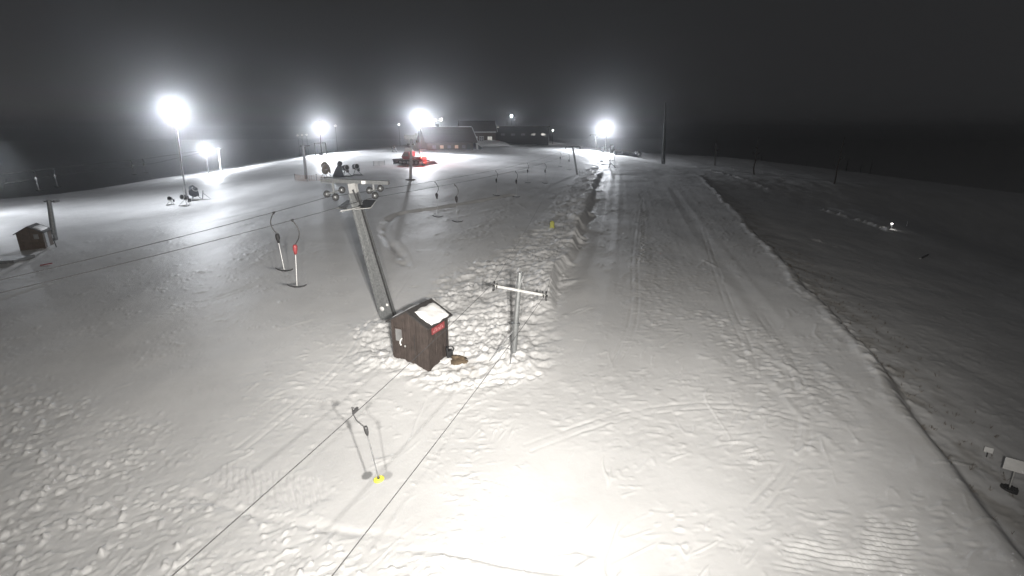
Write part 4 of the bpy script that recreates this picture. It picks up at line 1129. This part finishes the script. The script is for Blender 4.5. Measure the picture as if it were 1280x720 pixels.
# ------------------------------------------------------------------ chalet and buildings on the hilltop
ch = gpt(556, 187)
chl = thing('chalet', 'long dark timber chalet with a big sloping roof and pale gable board, on the hilltop', 'chalet', (ch.x, ch.y + 3, bz(ch.x, ch.y + 3) - .1), R(26))
LX, DY, EV, RG = 6.6, 4.4, 2.2, 5.9
MB().prism([(-LX, -DY + .7, -.6), (-LX, -DY + .7, EV), (-LX, 0, RG - .4), (-LX, DY - .7, EV), (-LX, DY - .7, -.6)], (2 * LX, 0, 0)).build('wall', 'timber', chl)
for s_ in (-1, 1):
    n_ = Vector((0, s_ * (RG - EV + .5), DY)).normalized()
    e_ = Vector((0, s_ * DY, EV - .35)); r_ = Vector((0, 0, RG - .1))
    poly = [e_, r_, r_ + Vector((0, 0, .22 / max(n_.z, .2))), e_ + n_ * .22]
    rp = MB().prism([Vector((-LX - .6, q.y, q.z)) for q in poly], (2 * LX + 1.6, 0, 0)).build('roof', 'chroof', chl)
    if s_ < 0:
        rib = MB()
        for k in range(11):
            t = (k + .5) / 11; a = e_ + (r_ - e_) * t + n_ * .235
            rib.beam((-LX - .6, a.y, a.z), (LX + 1.0, a.y, a.z), .06, .03, n_)
        rib.build('roof_batten', 'chroof', rp)
    MB().beam((LX + 1.03, s_ * (DY + .05), EV - .36), (LX + 1.03, 0, RG + .05), .08, .62, (1, 0, 0)).build('barge_board', 'pale', chl)
MB().tube([(-LX - .5, 0, RG + .12), (0, .02, RG + .2), (LX + 1.0, 0, RG + .14)], .18, 8).build('ridge_snow', 'cap', chl)
MB().beam((LX + 1.0, -DY + .4, -.5), (LX + 1.0, -DY + .4, EV), .45, .45, (0, 1, 0)).build('porch_post', 'pale', chl)
MB().beam((LX + .9, DY - .4, -.5), (LX + .9, DY - .4, EV), .3, .3, (0, 1, 0)).build('porch_post', 'timber', chl)
for k in range(5):
    xx = -4.6 + k * 2.1
    w_ = MB().box((xx, -DY + .68, .85), (1.15, .06, 1.0)).build('window', 'timber', chl)
    MB().box((xx, -DY + .64, .85), (1.0, .03, .85)).build('pane', 'warmwin' if k in (1, 3) else 'glass', w_)
MB().box((5.2, -DY + .66, .55), (1.0, .06, 2.0)).build('door', 'dark', chl)
MB().box((-2.2, .1, RG + .35), (.7, .7, 1.0)).build('chimney', 'grey', chl)
cols = [('red', 'red barrier panel leaning low at the foot of the chalet, leftmost'), ('white', 'white barrier panel low at the foot of the chalet'), ('red', 'red barrier panel low at the foot of the chalet, beside the white one'), ('white', 'white barrier panel at the foot of the chalet, nearest to its gable post'), ('red', 'red barrier panel at the foot of the chalet, nearest to its gable post')]
for k, (px, (cm_, lab)) in enumerate(zip((549, 558, 562.5, 567, 571.5), cols)):
    s = on(px, 186.5); s.y -= .4
    bp_ = thing('barrier_panel', lab, 'barrier', s, R(10), 'barrier panels at the chalet')
    MB().box((0, 0, .55), (.9, .10, .8), Matrix.Rotation(-.15, 3, 'X')).build('panel', cm_, bp_, .02)
    MB().box((-.3, 0, .08), (.08, .5, .16)).box((.3, 0, .08), (.08, .5, .16)).build('foot', 'dark', bp_)
# covered vehicle at the gable
s = on(593, 187); s.z -= .05
cv = thing('covered_vehicle', 'dark rounded covered vehicle parked against the right gable of the chalet', 'vehicle', s, R(20))
vs = []; fs = []; nu, nv = 14, 12
for i in range(nu + 1):
    t = i / nu; xx = -2.1 + 4.2 * t; hh = .85 * math.sin(math.pi * min(max(t * .94 + .03, 0), 1)) ** .45 + .75 * math.exp(-((t - .52) / .26) ** 2)
    for j in range(nv + 1):
        g = math.pi * j / nv; vs.append((xx, .98 * math.copysign(abs(math.cos(g)) ** .6, math.cos(g)), .22 + hh * math.sin(g) ** .6))
for i in range(nu):
    for j in range(nv): fs.append((i * (nv + 1) + j, (i + 1) * (nv + 1) + j, (i + 1) * (nv + 1) + j + 1, i * (nv + 1) + j + 1))
MB().add(vs, fs, True).add([vs[j] for j in range(nv + 1)], [tuple(range(nv + 1))]).add([vs[-nv - 1 + j] for j in range(nv + 1)], [tuple(range(nv + 1))]).build('cover', 'navy', cv)
for xx in (-1.35, 1.35):
    for yy in (-.88, .88): MB().lathe((xx, yy - .1, .33), (0, 1, 0), [(0, 0), (0, .3), (.03, .34), (.17, .34), (.2, .3), (.2, 0)], 16).build('wheel', 'black', cv)

def house(root, W, D, H, rise, mw='timber', mr='chroof', snow=True):
    MB().prism([(-W / 2, -D / 2, -1.5), (-W / 2, -D / 2, H), (-W / 2, 0, H + rise), (-W / 2, D / 2, H), (-W / 2, D / 2, -1.5)], (W, 0, 0)).build('wall', mw, root)
    for s_ in (-1, 1):
        n_ = Vector((0, s_ * rise, D / 2)).normalized(); e_ = Vector((0, s_ * (D / 2 + .5), H - .5 * rise / (D / 2) + .01)); r_ = Vector((0, 0, H + rise + .01))
        poly = [e_, r_, r_ + Vector((0, 0, .2 / n_.z)), e_ + n_ * .2]
        MB().prism([Vector((-W / 2 - .5, q.y, q.z)) for q in poly], (W + 1, 0, 0)).build('roof', mr, root)
        MB().beam((W / 2 + .53, s_ * (D / 2 + .5), e_.z + .05), (W / 2 + .53, 0, r_.z + .1), .06, .3, (1, 0, 0)).build('barge_board', 'pale', root)
h2 = at(600, 172, 176); g2z = bz(h2.x, h2.y)
h2r = thing('house', 'taller dark house with lit windows behind the chalet, right of its gable', 'house', (h2.x - 1, h2.y, g2z), R(12))
zt = at(590, 151, 176).z - g2z
house(h2r, 11, 8, max(zt - 3.2, 2.5), 3.0)
MB().beam((-3.5, -4.55, max(zt - 3.2, 2.5) - .35), (5.6, -4.55, max(zt - 3.2, 2.5) - .3), .25, .22).build('eave_snow', 'cap', h2r)
for k, xx in enumerate((-1.2, .9, 3.6)):
    w_ = MB().box((xx, -4.03, 2.2), (1.5, .10, 1.7)).build('window', 'white', h2r)
    p_ = MB()
    for qx in (-.36, .36):
        for qz in (-.38, .38): p_.box((xx + qx, -4.09, 2.2 + qz), (.62, .03, .66))
    p_.build('pane', 'litwin' if k != 1 else 'glass', w_)
h3 = at(648, 172, 215); g3z = bz(h3.x, h3.y)
h3r = thing('long_building', 'long low building with snow along its flat roof, behind the lattice gantry', 'building', (h3.x, h3.y, g3z), R(-3))
zt3 = max(at(648, 158.5, 215).z - g3z, 2.2)
MB().box((0, 0, zt3 / 2 - .5), (24, 7, zt3 + 1)).build('wall', 'roof', h3r)
MB().box((0, 0, zt3 + .12), (25, 8, .22)).build('roof', 'chroof', h3r)
MB().box((-2, -.1, zt3 + .32), (20, 7.4, .18)).build('roof_snow', 'cap', h3r, .06)
for k in range(6):
    w_ = MB().box((-10 + k * 4.0, -3.53, zt3 * .55), (1.8, .08, 1.0)).build('window', 'timber', h3r)
    MB().box((-10 + k * 4.0, -3.58, zt3 * .55), (1.55, .03, .8)).build('pane', 'glass', w_)
MB().box((-9.0, -3.8, zt3 - .15), (3.0, .3, .35)).build('lit_sign_box', 'litwin', h3r)
s = on(662, 178)
ks = thing('market_stall', 'small stall with a snow covered tilted roof, right of the lattice gantry', 'stall', s, R(-8))
MB().prism([(-2.0, -1.5, 1.9), (2.0, -1.5, 1.55), (2.0, -1.5, 1.68), (-2.0, -1.5, 2.05)], (0, 3.0, 0)).build('roof', 'timber', ks)
MB().prism([(-1.95, -1.45, 2.06), (1.95, -1.45, 1.70), (1.9, -1.45, 1.9), (-1.7, -1.45, 2.3)], (0, 2.9, 0)).build('roof_snow', 'cap', ks, .06)
for xx, zz in ((-1.7, 1.9), (1.7, 1.57)):
    for yy in (-1.2, 1.2): MB().beam((xx, yy, -.4), (xx, yy, zz), .14, .14, (0, 1, 0)).build('post', 'timber', ks)
MB().box((0, -1.1, .5), (3.2, .2, 1.1)).build('counter', 'timber', ks)
s = on(638, 179)
ut = thing('utility_cabinet', 'dark cabinet with pale cap at the foot of the lattice gantry', 'cabinet', s, .2)
MB().box((0, 0, .7), (1.5, .8, 1.6)).build('body', 'dark', ut, .03); MB().box((0, 0, 1.58), (1.6, .9, .14)).build('cap', 'white', ut); MB().box((.2, -.42, .8), (.5, .03, .7)).build('door', 'pale', ut)
# snow bank by the house
s = on(612, 184)
bk = MB().blob((0, 0, 0), (6.5, 3.0, 1.7), 21, 20, .25)
tag(bk.build('snow_bank', 'cap', loc=(s.x, s.y + 8, bz(s.x, s.y + 8))), 'broad pale snow bank in front of the taller house, right of the chalet', 'snow bank')

# ------------------------------------------------------------------ right side
tp = on(829, 205)
tpt = at(832, 128, tp.y)
ptr = thing('tall_pole', 'very tall unlit tapering pole on the crest at the right edge of the piste', 'pole', tp)
MB().tube([(0, 0, -.5), (tpt - tp) * .5, tpt - tp], [.52, .34, .20], 12).build('pole', 'black', ptr)
for k in range(6):
    q = (tpt - tp) * (.86 + .02 * k); MB().box(q + Vector((.3, -.2, 0)), (.25, .08, .05)).build('step_peg', 'dark', ptr)
rs = random.Random(17)
gm = MB()
for k in range(240):
    yy = rs.uniform(13, 48); xx = float(edge_x(yy)) + rs.uniform(.4, 4.5) ** 1.0
    zz = gz(xx, yy)
    for b in range(rs.randint(3, 6)):
        g = rs.uniform(0, 6.28); L = rs.uniform(.06, .20); w_ = .006
        q = Vector((xx + rs.uniform(-.05, .05), yy + rs.uniform(-.05, .05), zz - .02)); e = q + Vector((math.cos(g) * L * .5, math.sin(g) * L * .5, L))
        gm.beam(q, e, w_, w_)
tag(gm.build('dead_grass', 'straw'), 'sparse brown dead grass stems poking through thin snow along the right piste edge', 'grass', None, 'stuff')
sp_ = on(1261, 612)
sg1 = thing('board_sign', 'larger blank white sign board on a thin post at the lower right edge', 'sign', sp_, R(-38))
sgz = (at(1269, 582, sp_.y) - sp_).z
MB().tube([(0, 0, -.3), (0, 0, sgz + .15)], .022, 8).build('post', 'pale', sg1)
MB().box((0, -.035, sgz), (.66, .03, .46)).build('board', 'white', sg1, .01)
shadow_foot = MB().prism([(math.cos(2 * math.pi * k / 20) * .25, math.sin(2 * math.pi * k / 20) * .20, -.05) for k in range(20)], (0, 0, .16))
for k in range(8): shadow_foot.box((-.20 + .057 * k, 0, .13), (.04, .30 if 1 < k < 6 else .18, .05))
shadow_foot.build('base', 'black', sg1, .02)  # black ribbed oval added at the post in place of the board's shadow
sp2 = on(1233, 571)
sg2 = thing('board_sign', 'smaller white sign plate on a short post at the lower right edge', 'sign', sp2, R(-38))
sgz = (at(1237, 562, sp2.y) - sp2).z
MB().tube([(0, 0, -.3), (0, 0, sgz + .08)], .02, 8).build('post', 'dark', sg2)
MB().box((0, -.03, sgz), (.26, .03, .22)).build('board', 'white', sg2, .008)
s = on(1156, 323)
lg = thing('marker_post', 'low dark marker post with a pale tip on the dark right slope', 'marker', s, .4)
MB().tube([(-.7, 0, .1), (.7, .1, .35)], .09, 8).build('post', 'dark', lg); MB().tube([(-.95, -.02, .06), (-.7, 0, .11)], .095, 8).build('tip', 'white', lg)

# ------------------------------------------------------------------ dark wood on the hillsides beyond the crest
def spruce(mb, p, h, w, rs):
    mb.tube([p - Vector((0, 0, .5)), p + Vector((0, 0, h * .96))], [w * .07, .02], 6, False)
    vs = []; fs = []
    nl = 13
    for k in range(nl):
        z = h * (.10 + .88 * k / nl); rad = w * .5 * (1 - k / nl) ** .85 + .12
        nb = 9
        for b in range(nb):
            g = rs.uniform(0, 6.28); rr_ = rad * rs.uniform(.65, 1.15); dz = -rr_ * rs.uniform(.2, .5)
            d = Vector((math.cos(g), math.sin(g), 0)); sd_ = Vector((-d.y, d.x, 0))
            o = len(vs); b0 = p + Vector((0, 0, z))
            vs += [b0 + Vector((0, 0, .12)), b0 + d * rr_ * .6 + sd_ * rr_ * .20 + Vector((0, 0, dz * .4)), b0 + d * rr_ + Vector((0, 0, dz)), b0 + d * rr_ * .6 - sd_ * rr_ * .20 + Vector((0, 0, dz * .4))]
            fs.append((o, o + 1, o + 2, o + 3))
    mb.add(vs, fs)
rs = random.Random(21)
wd = MB()
for k in range(130):
    a = R(rs.uniform(17, 35)); d_ = rs.uniform(330, 520)
    x_, y_ = math.sin(a) * d_, math.cos(a) * d_
    spruce(wd, Vector((x_, y_, bz(x_, y_))), rs.uniform(12, 20), rs.uniform(4, 6.5), rs)
for k in range(120):
    a = R(rs.uniform(-58, -14)); d_ = rs.uniform(300, 480)
    x_, y_ = math.sin(a) * d_, math.cos(a) * d_
    spruce(wd, Vector((x_, y_, bz(x_, y_))), rs.uniform(12, 20), rs.uniform(4, 6.5), rs)
tag(wd.build('far_wood', 'needle'), 'dark unlit wood in the night beyond the crest of the hill', 'wood', None, 'stuff')
def bare_tree(p, h, label, seed):
    rs = random.Random(seed)
    root = thing('bare_tree', label, 'tree', p, 0)
    pts = [Vector((0, 0, -.5))]; q = Vector((0, 0, 0))
    for k in range(7): pts.append(q.copy()); q = q + Vector((rs.uniform(-.25, .25), rs.uniform(-.25, .25), h / 6.5))
    MB().tube(pts, [.19 - .022 * i for i in range(len(pts))], 8).build('trunk', 'bark', root)
    b = MB()
    for k in range(12):
        t = rs.uniform(.45, 1); i = min(int(t * 6) + 1, 6); s0 = pts[i]; g = rs.uniform(0, 6.28); L = h * .15 * (1.2 - t)
        m1 = s0 + Vector((math.cos(g) * L * .5, math.sin(g) * L * .5, L * .5)); m2 = s0 + Vector((math.cos(g) * L, math.sin(g) * L, L * .85))
        b.tube([s0, m1, m2], [.05, .035, .012], 5)
        for w in range(3):
            g2_ = g + rs.uniform(-1, 1); b.tube([m1, m1 + Vector((math.cos(g2_), math.sin(g2_), .8)) * L * .45], [.02, .006], 4)
    b.build('crown', 'bark', root)
for px, py, h, lab, sd_ in ((925, 226, 9, 'thin bare tree standing in the dark beyond the upper right bank', 1), (1021, 250, 10, 'thin bare tree in the dark above the middle of the right slope', 2),
                            (880, 212, 8, 'short bare tree right of the very tall pole', 3)):
    q = gpt(px, py); x_, y_ = q.x * 1.16 + 3, q.y * 1.16
    bare_tree(Vector((x_, y_, bz(x_, y_))), h, lab, sd_)

# ------------------------------------------------------------------ night air
HAZE_DENSITY = .0008
hzm = bpy.data.materials.new('night_haze'); hzm.use_nodes = True
nt = hzm.node_tree
for n_ in list(nt.nodes): nt.nodes.remove(n_)
out = nt.nodes.new('ShaderNodeOutputMaterial'); pv = nt.nodes.new('ShaderNodeVolumePrincipled')
pv.inputs['Color'].default_value = (.86, .88, .92, 1); pv.inputs['Density'].default_value = HAZE_DENSITY; pv.inputs['Anisotropy'].default_value = .94
nt.links.new(pv.outputs['Volume'], out.inputs['Volume'])
zlo, zhi = -66.0, 34.0
hb = MB().box((0, 0, (zlo + zhi) / 2), (5500, 5500, zhi - zlo)).build('haze', hzm)
tag(hb, kind='stuff')

# ------------------------------------------------------------------ sky, camera, picture
w = bpy.data.worlds.new('World'); SC.world = w; w.use_nodes = True
nt = w.node_tree; bg = nt.nodes['Background']
sky = nt.nodes.new('ShaderNodeTexSky'); sky.sky_type = 'NISHITA'; sky.sun_disc = False
sky.sun_elevation = R(-6.6); sky.sun_rotation = R(-58)      # last of the dusk, far down on the left
hs = nt.nodes.new('ShaderNodeHueSaturation'); hs.inputs['Saturation'].default_value = .12; hs.inputs['Value'].default_value = .45
nt.links.new(sky.outputs['Color'], hs.inputs['Color'])
mx = nt.nodes.new('ShaderNodeMix'); mx.data_type = 'RGBA'; mx.blend_type = 'ADD'; mx.inputs[0].default_value = 1.0
mx.inputs[6].default_value = (.0172, .0175, .0185, 1)        # overcast night cloud lit from the ground
nt.links.new(hs.outputs['Color'], mx.inputs[7]); nt.links.new(mx.outputs[2], bg.inputs['Color'])
bg.inputs['Strength'].default_value = 1.0

cd = bpy.data.cameras.new('camera'); cam = bpy.data.objects.new('camera', cd); COL.objects.link(cam)
cam.location = (0, 0, CZ); cam.rotation_euler = (R(90) - PITCH, 0, 0)
cd.sensor_width = 36; cd.lens = 36 * F / 1280; cd.clip_start = .05; cd.clip_end = 6000
SC.camera = cam

SC.render.engine = 'CYCLES'
SC.view_settings.view_transform = 'Standard'; SC.view_settings.look = 'None'
SC.view_settings.exposure = 0; SC.view_settings.gamma = 1
SC.cycles.use_denoising = True
SC.cycles.max_bounces = 5; SC.cycles.diffuse_bounces = 3; SC.cycles.glossy_bounces = 2; SC.cycles.volume_bounces = 0
SC.cycles.transparent_max_bounces = 4
SC.cycles.sample_clamp_indirect = 4
